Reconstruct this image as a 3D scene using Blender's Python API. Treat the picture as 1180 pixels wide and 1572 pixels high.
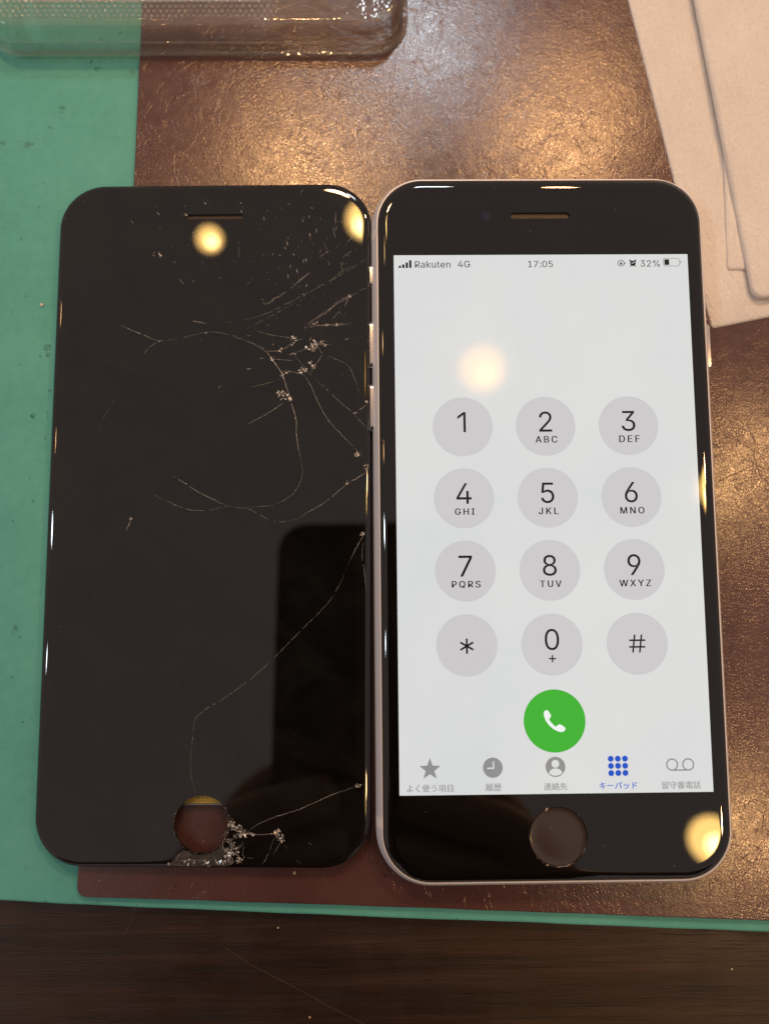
import bpy, bmesh, math, random
from mathutils import Vector, Matrix, noise
from mathutils.geometry import tessellate_polygon

# ------------------------------------------------------------------ clear
for o in list(bpy.data.objects):
    bpy.data.objects.remove(o)
sc = bpy.context.scene
COL = sc.collection
MM = 0.001
PI = math.pi

# ------------------------------------------------------------------ camera
CAM = Vector((-0.03324, -0.01268, 0.15558))
CR = Matrix(((0.999895, 0.008154, -0.011957), (-0.009237, 0.995571, -0.093557), (0.011142, 0.093658, 0.995542)))
cd = bpy.data.cameras.new('camera')
cd.sensor_fit = 'VERTICAL'; cd.sensor_height = 36.0; cd.lens = 26.55
cd.clip_start = 0.004; cd.clip_end = 20.0
cam = bpy.data.objects.new('camera', cd); COL.objects.link(cam)
cam.matrix_world = Matrix.Translation(CAM) @ CR.to_4x4()
cd.dof.use_dof = True; cd.dof.focus_distance = 0.147; cd.dof.aperture_fstop = 9.5
sc.camera = cam

# ------------------------------------------------------------------ room light
w = bpy.data.worlds.new('World'); sc.world = w; w.use_nodes = True
bg = w.node_tree.nodes['Background']
bg.inputs[0].default_value = (1.0, 0.83, 0.76, 1); bg.inputs[1].default_value = 0.31

def lamp(name, loc, radius, radiance, col, shape='DISK', sy=None, aim=(-0.03, 0.0, 0.01)):
    l = bpy.data.lights.new(name, 'AREA'); l.shape = shape
    if shape == 'DISK':
        l.size = radius * 2; area = PI * radius * radius
    else:
        l.size = radius; l.size_y = sy; area = radius * sy
    l.energy = radiance * area * PI
    l.color = col
    o = bpy.data.objects.new(name, l); COL.objects.link(o)
    o.location = loc
    o.rotation_euler = (Vector(aim) - Vector(loc)).to_track_quat('-Z', 'Y').to_euler()
    return o
WARM = (1.0, 0.53, 0.22)
REF = (1.0, 0.60, 0.17)
CORE = (1.0, 0.74, 0.30)
AMBER = (1.0, 0.46, 0.02)
COOL = (0.82, 0.92, 1.0)
# lamps mirrored as discs in the black glass: a frosted globe with a brighter core
lamp('ceiling_lamp', (-0.3553, 0.5397, 1.0113), 0.019, 19, REF)
lamp('lamp_core', (-0.3473, 0.5275, 0.9963), 0.008, 36.1, CORE)
lamp('ceiling_lamp', (-0.1048, 0.5641, 1.0113), 0.029, 19, REF)
lamp('lamp_core', (-0.1089, 0.5471, 0.9963), 0.0122, 36.1, CORE)
lamp('ceiling_lamp', (0.1342, 0.317, 1.0113), 0.034, 10, AMBER)
lamp('lamp_core', (0.1378, 0.3046, 0.9963), 0.0139, 9, REF)
lamp('ceiling_lamp', (0.4574, -0.3935, 1.0113), 0.033, 17, REF)
lamp('lamp_core', (0.4562, -0.3958, 0.9963), 0.0139, 32.3, CORE)
lamp('ceiling_lamp', (0.4975, 0.1268, 1.0113), 0.031, 19, REF)
lamp('lamp_core', (0.4957, 0.1175, 0.9963), 0.013, 36.1, CORE)
# bulbs of the work lamps and added companion bulbs, mirrored only in the mat
lamp('work_or_added_lamp', (0.1195, 0.3449, 0.4313), 0.0125, 310, WARM)
lamp('work_or_added_lamp', (-0.0811, 0.3157, 0.4313), 0.0125, 310, WARM)
lamp('work_or_added_lamp', (0.2842, -0.2182, 0.5113), 0.0112, 275, WARM)  # added beside the lower right ceiling lamp to strengthen its highlight on the mat
lamp('work_or_added_lamp', (0.2995, 0.0855, 0.5113), 0.0112, 275, WARM)  # also added, next to the right ceiling lamp, to brighten the mat there
lamp('work_or_added_lamp', (-0.2152, -0.3551, 0.5113), 0.010, 120, WARM)
lamp('window_light', (-0.5589, -0.0921, 0.6113), .02, 50, COOL, 'RECTANGLE', .07)
lamp('side_lamp', (-0.5626, 0.304, 0.6113), .012, 60, WARM)
lamp('side_lamp', (-0.5671, 0.1566, 0.6113), .012, 60, WARM)
lamp('window_light', (0.0143, 0.4962, 0.5113), .055, 55, COOL, 'RECTANGLE', .04)
lamp('window_light', (-0.5611, 0.0527, 0.6113), .03, 40, COOL, 'RECTANGLE', .12)

sc.view_settings.view_transform = 'Standard'; sc.view_settings.look = 'None'
sc.view_settings.exposure = 0.0; sc.view_settings.gamma = 1.0
sc.view_settings.use_curve_mapping = False
sc.cycles.use_denoising = True
sc.cycles.max_bounces = 10
sc.cycles.sample_clamp_indirect = 6.0

# ------------------------------------------------------------------ helpers
class MB:
    def __init__(s): s.v = []; s.f = []
    def add(s, vs, fs):
        b = len(s.v); s.v += [tuple(x) for x in vs]; s.f += [tuple(i + b for i in f) for f in fs]; return b
    def box(s, x0, x1, y0, y1, z0, z1):
        s.add([(x0,y0,z0),(x1,y0,z0),(x1,y1,z0),(x0,y1,z0),(x0,y0,z1),(x1,y0,z1),(x1,y1,z1),(x0,y1,z1)],
              [(3,2,1,0),(4,5,6,7),(0,1,5,4),(1,2,6,5),(2,3,7,6),(3,0,4,7)])
    def poly(s, pts, z):
        s.add([(x, y, z) for x, y in pts], [tuple(range(len(pts)))])
    def tube(s, pts, r, n=6):
        rings = []
        for i, p in enumerate(pts):
            p = Vector(p); a = Vector(pts[max(0, i-1)]); b = Vector(pts[min(len(pts)-1, i+1)])
            d = (b - a).normalized(); u = d.cross(Vector((0,0,1)))
            u = u.normalized() if u.length > 1e-6 else Vector((1,0,0)); vv = d.cross(u)
            rr_ = r[i] if isinstance(r, (list, tuple)) else r
            rings.append([p + (u*math.cos(2*PI*k/n) + vv*math.sin(2*PI*k/n))*rr_ for k in range(n)])
        b0 = s.add([q for g in rings for q in g], [])
        for i in range(len(rings)-1):
            for k in range(n):
                s.f.append((b0+i*n+k, b0+i*n+(k+1) % n, b0+(i+1)*n+(k+1) % n, b0+(i+1)*n+k))
        s.f.append(tuple(b0+k for k in range(n))[::-1]); s.f.append(tuple(b0+(len(rings)-1)*n+k for k in range(n)))
    def build(s, name, mat, parent=None, smooth=None, mat4=None):
        """vertices in millimetres"""
        me = bpy.data.meshes.new(name)
        me.from_pydata([(x*MM, y*MM, z*MM) for x, y, z in s.v], [], s.f)
        bm = bmesh.new(); bm.from_mesh(me); bmesh.ops.recalc_face_normals(bm, faces=bm.faces); bm.to_mesh(me); bm.free()
        if smooth is not None:
            me.polygons.foreach_set('use_smooth', [True]*len(me.polygons)); me.set_sharp_from_angle(angle=math.radians(smooth))
        me.materials.append(mat)
        o = bpy.data.objects.new(name, me); COL.objects.link(o)
        if parent: o.parent = parent
        if mat4: o.matrix_world = mat4
        return o

def flat_up(o):
    """make sure a flat decal faces up"""
    me = o.data
    bm = bmesh.new(); bm.from_mesh(me)
    for f in bm.faces:
        if f.normal.z < 0: f.normal_flip()
    bm.to_mesh(me); bm.free(); return o

def tag(o, label=None, cat=None, group=None, kind=None):
    for k, v in (('label', label), ('category', cat), ('group', group), ('kind', kind)):
        if v: o[k] = v
    return o

def empty(name, loc, rot=(0,0,0)):
    o = bpy.data.objects.new(name, None); COL.objects.link(o)
    o.location = [c*MM for c in loc]; o.rotation_euler = rot; o.empty_display_size = 0.01
    return o

def rr(w_, h_, r, n=10, sub=0, cx=0, cy=0):
    pts = []
    r = max(r, 0.02)
    for q, (sx, sy) in enumerate(((1,1),(-1,1),(-1,-1),(1,-1))):
        ox, oy = sx*(w_/2-r), sy*(h_/2-r)
        for k in range(n+1):
            a = PI/2*q + PI/2*k/n
            pts.append((cx+ox+r*math.cos(a), cy+oy+r*math.sin(a)))
        if sub:
            nx, ny = ((-1,1),(-1,-1),(1,-1),(1,1))[q]
            q2 = (q+1) % 4
            a = PI/2*q2
            s2 = ((1,1),(-1,1),(-1,-1),(1,-1))[q2]
            e = (cx+s2[0]*(w_/2-r)+r*math.cos(a), cy+s2[1]*(h_/2-r)+r*math.sin(a))
            s0 = pts[-1]
            for k in range(1, sub):
                t = k/sub; pts.append((s0[0]+(e[0]-s0[0])*t, s0[1]+(e[1]-s0[1])*t))
    return pts

def circ(x, y, r, n=40, a0=0):
    return [(x+r*math.cos(a0+2*PI*k/n), y+r*math.sin(a0+2*PI*k/n)) for k in range(n)]

def stadium(x, y, L, r, n=8):
    return rr(L, 2*r, r*0.98, n, cx=x, cy=y)

def rings(mb, loops):
    """loops: list of lists of (x,y,z) with equal counts"""
    n = len(loops[0]); b = mb.add([p for l in loops for p in l], [])
    for i in range(len(loops)-1):
        for k in range(n):
            mb.f.append((b+i*n+k, b+i*n+(k+1) % n, b+(i+1)*n+(k+1) % n, b+(i+1)*n+k))
    return b

def lift(loop, z): return [(x, y, z) for x, y in loop]

def holed(mb, outer, holes, z):
    ls = [outer]+holes
    tr = tessellate_polygon([[Vector((x, y, 0)) for x, y in l] for l in ls])
    allp = [p for l in ls for p in l]
    mb.add([(x, y, z) for x, y in allp], [tuple(t) for t in tr])

# ------------------------------------------------------------------ materials
def new_mat(name):
    m = bpy.data.materials.new(name); m.use_nodes = True
    nt = m.node_tree; return m, nt, nt.nodes['Principled BSDF']
def N(nt, t, **k):
    n = nt.nodes.new(t)
    for a, v in k.items():
        if a.startswith('i_'): n.inputs[int(a[2:])].default_value = v
        else: setattr(n, a, v)
    return n
def coords(nt, scale=(1000,1000,1000), rot=(0,0,0), loc=(0,0,0)):
    tc = N(nt, 'ShaderNodeTexCoord'); mp = N(nt, 'ShaderNodeMapping')
    mp.inputs['Scale'].default_value = scale; mp.inputs['Location'].default_value = loc
    src = tc.outputs['Object']
    if rot[2]:
        m0 = N(nt, 'ShaderNodeMapping'); m0.inputs['Rotation'].default_value = rot
        nt.links.new(src, m0.inputs[0]); src = m0.outputs[0]
    nt.links.new(src, mp.inputs[0]); return mp.outputs[0]
def noise_t(nt, vec, scale, detail=3, rough=.55, dist=0.0):
    n = N(nt, 'ShaderNodeTexNoise'); n.inputs['Scale'].default_value = scale; n.inputs['Detail'].default_value = detail
    n.inputs['Roughness'].default_value = rough; n.inputs['Distortion'].default_value = dist
    nt.links.new(vec, n.inputs['Vector']); return n.outputs[0]
def voro(nt, vec, scale, feat='DISTANCE_TO_EDGE', rnd=1.0):
    n = N(nt, 'ShaderNodeTexVoronoi'); n.feature = feat; n.inputs['Scale'].default_value = scale; n.inputs['Randomness'].default_value = rnd
    nt.links.new(vec, n.inputs['Vector']); return n.outputs['Distance']
def ramp(nt, fac, stops):
    n = N(nt, 'ShaderNodeValToRGB'); cr = n.color_ramp
    while len(cr.elements) < len(stops): cr.elements.new(0.5)
    for e, (p, c) in zip(cr.elements, stops):
        e.position = p; e.color = (c, c, c, 1) if not isinstance(c, tuple) else (*c, 1)
    nt.links.new(fac, n.inputs[0]); return n.outputs[0]
def math_n(nt, op, a, b=None, c=None):
    n = N(nt, 'ShaderNodeMath'); n.operation = op
    for i, x in enumerate((a, b, c)):
        if x is None: continue
        if isinstance(x, (int, float)): n.inputs[i].default_value = x
        else: nt.links.new(x, n.inputs[i])
    return n.outputs[0]
def mixc(nt, fac, a, b, mode='MIX'):
    n = N(nt, 'ShaderNodeMix'); n.data_type = 'RGBA'; n.blend_type = mode
    for i, x in ((0, fac), (6, a), (7, b)):
        if isinstance(x, (int, float)): n.inputs[i].default_value = x
        elif isinstance(x, tuple): n.inputs[i].default_value = (*x, 1)
        else: nt.links.new(x, n.inputs[i])
    return n.outputs[2]
def bump(nt, h, dist, strength=1.0, prev=None):
    n = N(nt, 'ShaderNodeBump'); n.inputs['Strength'].default_value = strength; n.inputs['Distance'].default_value = dist
    nt.links.new(h, n.inputs['Height'])
    if prev is not None: nt.links.new(prev, n.inputs['Normal'])
    return n.outputs[0]
def simple(name, col, rough=.5, metal=0., ior=1.5, emis=None, estr=1.0, spec=.5):
    m, nt, p = new_mat(name)
    p.inputs['Base Color'].default_value = (*col, 1); p.inputs['Roughness'].default_value = rough
    p.inputs['Metallic'].default_value = metal; p.inputs['IOR'].default_value = ior
    p.inputs['Specular IOR Level'].default_value = spec
    if emis:
        p.inputs['Emission Color'].default_value = (*emis, 1); p.inputs['Emission Strength'].default_value = estr
    return m

def scratches(nt, rot, dens, thin, seed):
    """elongated thin marks: stretched noise contour lines in patches"""
    v = coords(nt, (1000*.055, 1000*.9*dens, 1000), (0, 0, rot), (seed, seed*1.7, 0))
    n = noise_t(nt, v, 1.0, 1.5, .5, .35)
    line = math_n(nt, 'ABSOLUTE', math_n(nt, 'SUBTRACT', n, .5))
    line = ramp(nt, line, [(0, 1.0), (thin, 0.0)])
    brk = noise_t(nt, coords(nt, (1000*.16, 1000*.5, 1000), (0, 0, rot), (seed*3.1, 0, 0)), 1.0, 2, .6)
    brk = ramp(nt, brk, [(.53, 0.0), (.62, 1.0)])
    return math_n(nt, 'MULTIPLY', line, brk)

# wood table
m_wood, nt, p = new_mat('dark_wood')
v = coords(nt, (1000*.012, 1000*.22, 1000)); g = noise_t(nt, v, 1.0, 6, .65, .4)
v2 = coords(nt, (1000*.05, 1000*1.5, 1000), loc=(3, 1, 0)); g2 = noise_t(nt, v2, 1.0, 4, .7)
gg = math_n(nt, 'ADD', math_n(nt, 'MULTIPLY', g, .65), math_n(nt, 'MULTIPLY', g2, .35))
c = ramp(nt, gg, [(.36, (.012, .0055, .0030)), (.5, (.029, .0140, .0080)), (.66, (.060, .0310, .0180))])
nt.links.new(c, p.inputs['Base Color'])
r = ramp(nt, noise_t(nt, coords(nt, loc=(5, 2, 1)), .12, 4), [(.3, .36), (.7, .52)]); nt.links.new(r, p.inputs['Roughness'])
pore = ramp(nt, g2, [(.30, 0.0), (.46, 1.0)])
b1 = bump(nt, pore, .00006, .6); b2 = bump(nt, scratches(nt, .5, .5, .012, 9.0), .00003, .5, b1)
b3 = bump(nt, noise_t(nt, coords(nt), 2.2, 2), .00005, .35, b2)
nt.links.new(b3, p.inputs['Normal'])

# green cutting mat
m_green, nt, p = new_mat('green_vinyl')
v = coords(nt)
big = noise_t(nt, v, .05, 4, .6); mid = noise_t(nt, coords(nt, loc=(7, 3, 0)), .5, 4, .6)
c = ramp(nt, math_n(nt, 'ADD', math_n(nt, 'MULTIPLY', big, .6), math_n(nt, 'MULTIPLY', mid, .4)),
         [(.3, (.095, .390, .335)), (.5, (.115, .445, .385)), (.7, (.138, .485, .415))])
spot = voro(nt, coords(nt, loc=(11, 5, 0)), .085, 'F1')
wob = noise_t(nt, v, 1.1, 5, .75)
sp = ramp(nt, math_n(nt, 'ADD', spot, math_n(nt, 'MULTIPLY', wob, .22)), [(.14, 1.0), (.20, 0.0)])
msk = ramp(nt, noise_t(nt, coords(nt, loc=(1, 9, 0)), .045, 2), [(.52, 0.0), (.60, 1.0)])
spk = math_n(nt, 'MULTIPLY', sp, msk)
fine = ramp(nt, noise_t(nt, coords(nt, loc=(31, 2, 0)), 1.0, 2, .5), [(.70, 0.0), (.76, .7)])
c = mixc(nt, math_n(nt, 'MULTIPLY', spk, .65), c, (.05, .075, .055))
c = mixc(nt, math_n(nt, 'MULTIPLY', fine, .35), c, (.06, .12, .09))
nt.links.new(c, p.inputs['Base Color']); p.inputs['Roughness'].default_value = .62; p.inputs['Specular IOR Level'].default_value = .35
nt.links.new(bump(nt, noise_t(nt, v, 4.0, 3), .00004, .5), p.inputs['Normal'])

# brown leather-grain mat
m_brown, nt, p = new_mat('brown_leatherette')
v = coords(nt)
big = noise_t(nt, v, .06, 4, .6)
c = ramp(nt, big, [(.3, (.085, .038, .036)), (.7, (.120, .056, .053))])
dots = ramp(nt, voro(nt, coords(nt, loc=(4, 8, 0)), .12, 'F1'), [(.035, 1.0), (.06, 0.0)])
c = mixc(nt, math_n(nt, 'MULTIPLY', dots, .6), c, (.02, .012, .01))
nt.links.new(c, p.inputs['Base Color'])
warp = N(nt, 'ShaderNodeVectorMath'); warp.operation = 'ADD'
nz = N(nt, 'ShaderNodeTexNoise'); nz.inputs['Scale'].default_value = .9; nt.links.new(v, nz.inputs['Vector'])
nt.links.new(v, warp.inputs[0]); nt.links.new(nz.outputs[1], warp.inputs[1])
cell = voro(nt, warp.outputs[0], 1.5)
cell = ramp(nt, cell, [(0.0, 0.0), (.16, 1.0)])
patch = ramp(nt, noise_t(nt, coords(nt, loc=(2, 6, 0)), .03, 2), [(.36, .12), (.62, 1.0)])
grain = math_n(nt, 'MULTIPLY', cell, patch)
fine = noise_t(nt, coords(nt, (1200, 800, 1000), loc=(9, 9, 0)), 1.9, 4, .6, .6)
wave = noise_t(nt, coords(nt, loc=(5, 1, 0)), .22, 2)
bn = bump(nt, wave, .0002, .2)
bn = bump(nt, grain, .000016, .55, bn)
bn = bump(nt, fine, .000036, .65, bn)
for i, (ro, de, th, se) in enumerate(((.55, .9, .016, 3.0), (-.5, .8, .014, 11.0), (1.25, .9, .016, 23.0), (2.2, .7, .013, 37.0), (1.75, .8, .013, 51.0))):
    bn = bump(nt, scratches(nt, ro, de, th, se), .000018, .65, bn)
nt.links.new(bn, p.inputs['Normal'])
rgh = ramp(nt, noise_t(nt, coords(nt, loc=(8, 3, 2)), .4, 4), [(.3, .15), (.7, .23)]); nt.links.new(rgh, p.inputs['Roughness'])
p.inputs['Specular IOR Level'].default_value = .75

# foam packing sheet
m_foam, nt, p = new_mat('white_foam_sheet')
v = coords(nt)
c = ramp(nt, noise_t(nt, v, .09, 3), [(.3, (.83, .79, .765)), (.7, (.89, .86, .835))]); nt.links.new(c, p.inputs['Base Color'])
p.inputs['Roughness'].default_value = .48; p.inputs['Specular IOR Level'].default_value = .4
p.inputs['Subsurface Weight'].default_value = .06; p.inputs['Subsurface Radius'].default_value = (.0012, .0009, .0007); p.inputs['Subsurface Scale'].default_value = 1.0
wr = noise_t(nt, coords(nt, (1000*.5, 1000*.16, 1000)), 1.0, 4, .6, 1.2)
cells = noise_t(nt, coords(nt, (1000*2.0, 1000*1.3, 1000)), .9, 4, .65, .8)
nt.links.new(bump(nt, cells, .00045, .65, bump(nt, wr, .0009, .42)), p.inputs['Normal'])

# clear thermoformed plastic (a single thin skin)
m_clear, nt, p = new_mat('clear_plastic')
nt.nodes.remove(p)
out = nt.nodes['Material Output']
tr = N(nt, 'ShaderNodeBsdfTransparent'); tr.inputs[0].default_value = (.992, .994, .993, 1)
gl = N(nt, 'ShaderNodeBsdfGlossy'); gl.inputs['Roughness'].default_value = .05
fr = N(nt, 'ShaderNodeFresnel'); fr.inputs[0].default_value = 1.65
bb = bump(nt, noise_t(nt, coords(nt), .30, 3), .0006, .28)
nt.links.new(bb, gl.inputs['Normal']); nt.links.new(bb, fr.inputs['Normal'])
mx = N(nt, 'ShaderNodeMixShader')
nt.links.new(fr.outputs[0], mx.inputs[0]); nt.links.new(tr.outputs[0], mx.inputs[1]); nt.links.new(gl.outputs[0], mx.inputs[2])
hz = N(nt, 'ShaderNodeBsdfDiffuse'); hz.inputs[0].default_value = (.85, .86, .86, 1)
m2 = N(nt, 'ShaderNodeMixShader'); m2.inputs[0].default_value = .085
nt.links.new(mx.outputs[0], m2.inputs[1]); nt.links.new(hz.outputs[0], m2.inputs[2])
nt.links.new(m2.outputs[0], out.inputs[0])

m_studs = m_clear.copy(); m_studs.name = 'clear_embossed_plastic'
for n_ in m_studs.node_tree.nodes:
    if n_.type == 'FRESNEL': n_.inputs[0].default_value = 2.3
    if n_.type == 'BSDF_GLOSSY': n_.inputs['Roughness'].default_value = .12

def black_glass(name, base, smear, ior=1.52):
    m, nt, p = new_mat(name)
    v = coords(nt)
    sm = noise_t(nt, coords(nt, (1000*.06, 1000*.1, 1000), (0, 0, .5)), 1.0, 5, .65, .8)
    c = ramp(nt, sm, [(.4, tuple(b for b in base)), (.72, tuple(b+smear for b in base))]); nt.links.new(c, p.inputs['Base Color'])
    dust = ramp(nt, voro(nt, v, .55, 'F1'), [(.018, 1.0), (.035, 0.0)])
    dm = ramp(nt, noise_t(nt, coords(nt, loc=(4, 4, 0)), .12, 2), [(.52, 0.0), (.6, 1.0)])
    p.inputs['Roughness'].default_value = .018
    nt.links.new(mixc(nt, math_n(nt, 'MULTIPLY', math_n(nt, 'MULTIPLY', dust, dm), .30), c, (.4, .36, .33)), p.inputs['Base Color'])
    p.inputs['IOR'].default_value = ior; p.inputs['Specular IOR Level'].default_value = .82
    return m
m_glass_old = black_glass('cracked_black_glass', (.0050, .0040, .0036), .0050)
m_glass_new = black_glass('black_glass', (.0034, .0026, .0024), .0012)
m_panel_off = black_glass('unlit_panel', (.0036, .0028, .0026), .0050)
m_frame = simple('anodised_aluminium', (.86, .85, .90), .40, .25)
m_band = simple('antenna_plastic', (.88, .83, .80), .5)
m_button = simple('polished_aluminium', (.80, .77, .77), .22, 1.0)
m_plastic = simple('black_plastic', (.014, .012, .011), .35)
m_gap = simple('black_gasket', (.006, .006, .006), .6)
m_grille = simple('speaker_mesh', (.045, .033, .026), .5, .4)
m_lens = simple('camera_lens', (.018, .022, .050), .05, 0, 1.6)
m_home = simple('sapphire_button', (.045, .031, .026), .10, 0, 1.77)
m_ring = simple('button_ring', (.055, .045, .04), .22, .6)
m_dust = simple('dust', (.60, .47, .37), .75)
m_yellow = simple('yellow_label', (.62, .42, .06), .5)
m_ink = simple('label_ink', (.12, .09, .02), .6)
m_shield = simple('metal_shield', (.30, .28, .26), .4, .9)
m_crack = simple('crack_edge', (.66, .63, .60), .22, 0, 1.5, spec=1.0)
m_shard, nt, p = new_mat('milky_glass')
c = ramp(nt, noise_t(nt, coords(nt), 2.2, 4, .7), [(.40, (.03, .026, .023)), (.60, (.22, .20, .18)), (.72, (.62, .58, .54))]); nt.links.new(c, p.inputs['Base Color']); p.inputs['Roughness'].default_value = .12; p.inputs['Specular IOR Level'].default_value = .9
m_hair = simple('hair', (.20, .15, .11), .4)
m_crumb = simple('crumb', (.72, .66, .58), .7)
m_crumb2 = simple('tan_crumb', (.50, .36, .24), .7)
m_patch, nt, p = new_mat('crushed_glass')
c = ramp(nt, noise_t(nt, coords(nt, (600, 1600, 1000)), 1.0, 5, .7), [(.35, (.018, .014, .012)), (.62, (.055, .045, .039)), (.8, (.20, .17, .15))]); nt.links.new(c, p.inputs['Base Color'])
p.inputs['Roughness'].default_value = .35; nt.links.new(bump(nt, noise_t(nt, coords(nt), 2.5, 4, .7), .0003, .8), p.inputs['Normal'])

def screen(name, rgb, k=1.0):
    return simple(name, (.004, .004, .004), .06, 0, 1.52, emis=rgb, estr=k)
m_scr = screen('lit_screen', (.68, .69, .685))
nt = m_scr.node_tree; mu = noise_t(nt, coords(nt), .035, 3, .6)
nt.links.new(ramp(nt, mu, [(.3, (.675, .687, .692)), (.7, (.725, .728, .710))]), nt.nodes['Principled BSDF'].inputs['Emission Color'])
m_key = screen('lit_key', (.60, .583, .595))
m_dark = screen('dark_text', (.012, .010, .011))
m_stat = screen('status_text', (.10, .095, .09))
m_grey = screen('grey_icon', (.285, .275, .275))
m_blue = screen('blue_icon', (.012, .085, .56))
m_callg = screen('green_icon', (.050, .44, .030))
m_white = screen('white_icon', (.86, .90, .87))

CRACKS=[[3,7.13,34.31,8.67,33.71,11.0,32.13,12.18,30.56,14.13,27.82,15.12,25.09,16.31,21.21,17.1,18.51,17.33,14.66,18.13,10.46],[1,18.13,10.46,18.54,7.79,17.81,5.14,15.96,2.88,12.22,1.18,7.71,0.93],[2,18.72,27.4,20.27,24.68,21.43,21.96,23.36,18.48,26.03,15.4,28.69,12.72,30.58,10.61],[1,20.82,26.62,23.32,24.28,25.99,21.75,28.66,19.43,30.18,17.69,31.7,15.77],[2,28.66,19.43,30.17,20.57,31.69,21.73],[3,31.72,8.71,30.59,7.39,27.59,5.69],[2,27.59,5.69,23.11,1.92,19.38,-0.33,17.51,-1.46],[1,17.51,-1.46,14.89,-2.02,12.26,-1.64,9.99,-0.51,7.71,0.62,5.78,0.82,3.84,1.21],[2,3.84,1.08,-0.06,2.9,-1.89,3.81,-4.52,5.5,-7.15,7.06],[2,30.81,-4.28,29.14,-7.26,28.04,-9.49],[1,28.03,-9.55,25.77,-14.61,23.26,-18.38,18.25,-23.39,10.78,-30.86,4.57,-35.56,0.6,-38.03,-1.61,-40.12,-1.92,-43.18,-2.27,-49.25,-1.02,-54.55],[2,12.17,30.75,16.39,30.34],[2,14.12,28.21,16.42,28.0,18.72,27.4],[2,11.0,32.33,14.07,32.51,16.35,34.06,18.26,34.84],[2,16.37,31.71,19.04,32.87,20.95,33.64,24.01,33.63],[2,20.95,33.64,22.12,31.68,21.36,30.12,20.42,28.95,19.86,27.4],[1,22.12,31.68,24.8,30.69,27.48,29.11,29.02,25.8,29.78,23.47],[1,16.76,31.32,18.7,28.96,19.86,27.4],[1,8.63,36.66,10.95,35.86,14.41,35.25,17.87,34.64],[2,14.68,44.35,16.98,46.32,19.66,48.69],[1,10.86,41.79,14.68,44.35],[2,19.38,37.98,23.2,40.32,25.49,42.68,29.33,44.24],[2,27.41,43.86,26.84,41.49],[1,22.83,37.56,26.27,41.09,27.79,43.46],[2,19.38,37.78,23.22,37.56,27.82,37.73],[1,7.08,37.07,10.52,38.82,16.64,42.35],[1,14.14,26.65,10.34,25.5,7.29,24.73],[2,14.59,21.8,11.57,19.68,7.42,17.39],[2,-18.55,37.89,-14.66,36.11,-10.65,34.47],[1,-10.65,34.47,-6.05,35.11,-1.33,36.3,2.36,36.01,6.6,34.64,10.83,32.87],[1,-10.65,34.47,-12.59,33.27,-14.11,31.26],[3,-4.03,38.61,-2.7,38.4,-1.24,38.12],[1,2.84,38.16,9.54,39.6,16.08,42.67,25.13,47.64,31.71,51.82],[2,10.69,42.03,14.87,44.58],[2,16.83,46.34,19.32,48.5],[2,19.42,38.06,24.25,41.4,28.7,44.08],[1,18.51,37.12,22.7,37.63,28.07,38.0],[1,-10.8,3.43,-9.49,2.65,-6.22,1.23,-3.23,0.32,-0.0,0.32,3.84,1.08],[0,-15.38,29.66,-18.13,25.13,-20.96,19.57,-26.05,8.8],[0,-21.14,-15.51,-23.58,-18.68,-27.67,-22.08,-31.54,-24.35],[3,-15.17,-1.6,-15.65,-2.75,-16.01,-3.78],[2,8.78,-60.95,10.86,-59.39,13.81,-58.18,18.12,-56.84,20.58,-55.75,24.52,-54.05,26.74,-53.26,29.58,-52.35,30.82,-51.98],[2,8.79,-61.3,11.63,-61.29,14.1,-61.15,15.33,-61.26],[0,15.33,-61.26,18.18,-61.96,21.14,-63.12,24.6,-65.23],[1,13.86,-61.99,12.92,-64.72,11.72,-66.85],[1,15.35,-62.33,13.9,-64.71],[0,15.6,-62.92,18.1,-65.63,19.71,-67.27],[1,7.82,-62.38,8.09,-63.8,8.12,-65.22,10.1,-65.68],[2,4.6,-61.81,4.26,-63.59,5.04,-65.24],[2,5.35,-62.63,6.37,-63.81,7.59,-63.33],[2,5.05,-65.95,6.02,-64.88,7.13,-65.23,7.9,-66.64],[1,-5.66,-67.21,-4.7,-66.02,-3.75,-64.59],[1,-4.7,-66.26,-0.99,-66.11,3.08,-66.32],[1,-31.52,43.54,-30.55,42.72],[1,30.81,-5.23,30.31,-8.28,30.83,-12.08,31.22,-16.11],[1,30.87,45.23,28.56,44.25],[1,23.92,47.07,25.84,48.65,28.54,50.23],[1,26.81,54.47,28.0,55.69,29.05,56.37],[1,26.3,51.73,28.01,53.08,29.06,53.49],[2,24.66,58.62,24.78,61.38],[2,24.14,58.21,24.68,55.86],[1,22.3,54.92,22.98,53.26],[2,21.4,51.77,23.38,53.12],[1,25.65,49.41,26.43,50.77],[2,25.9,50.77,26.18,49.0],[1,5.03,55.34,5.09,51.9],[1,-7.03,47.47,-5.8,46.23],[1,6.92,46.14,8.09,47.36],[2,-11.32,53.4,-10.87,51.75],[1,10.0,60.82,10.3,58.74],[1,17.29,64.93,18.07,66.31]]
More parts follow.
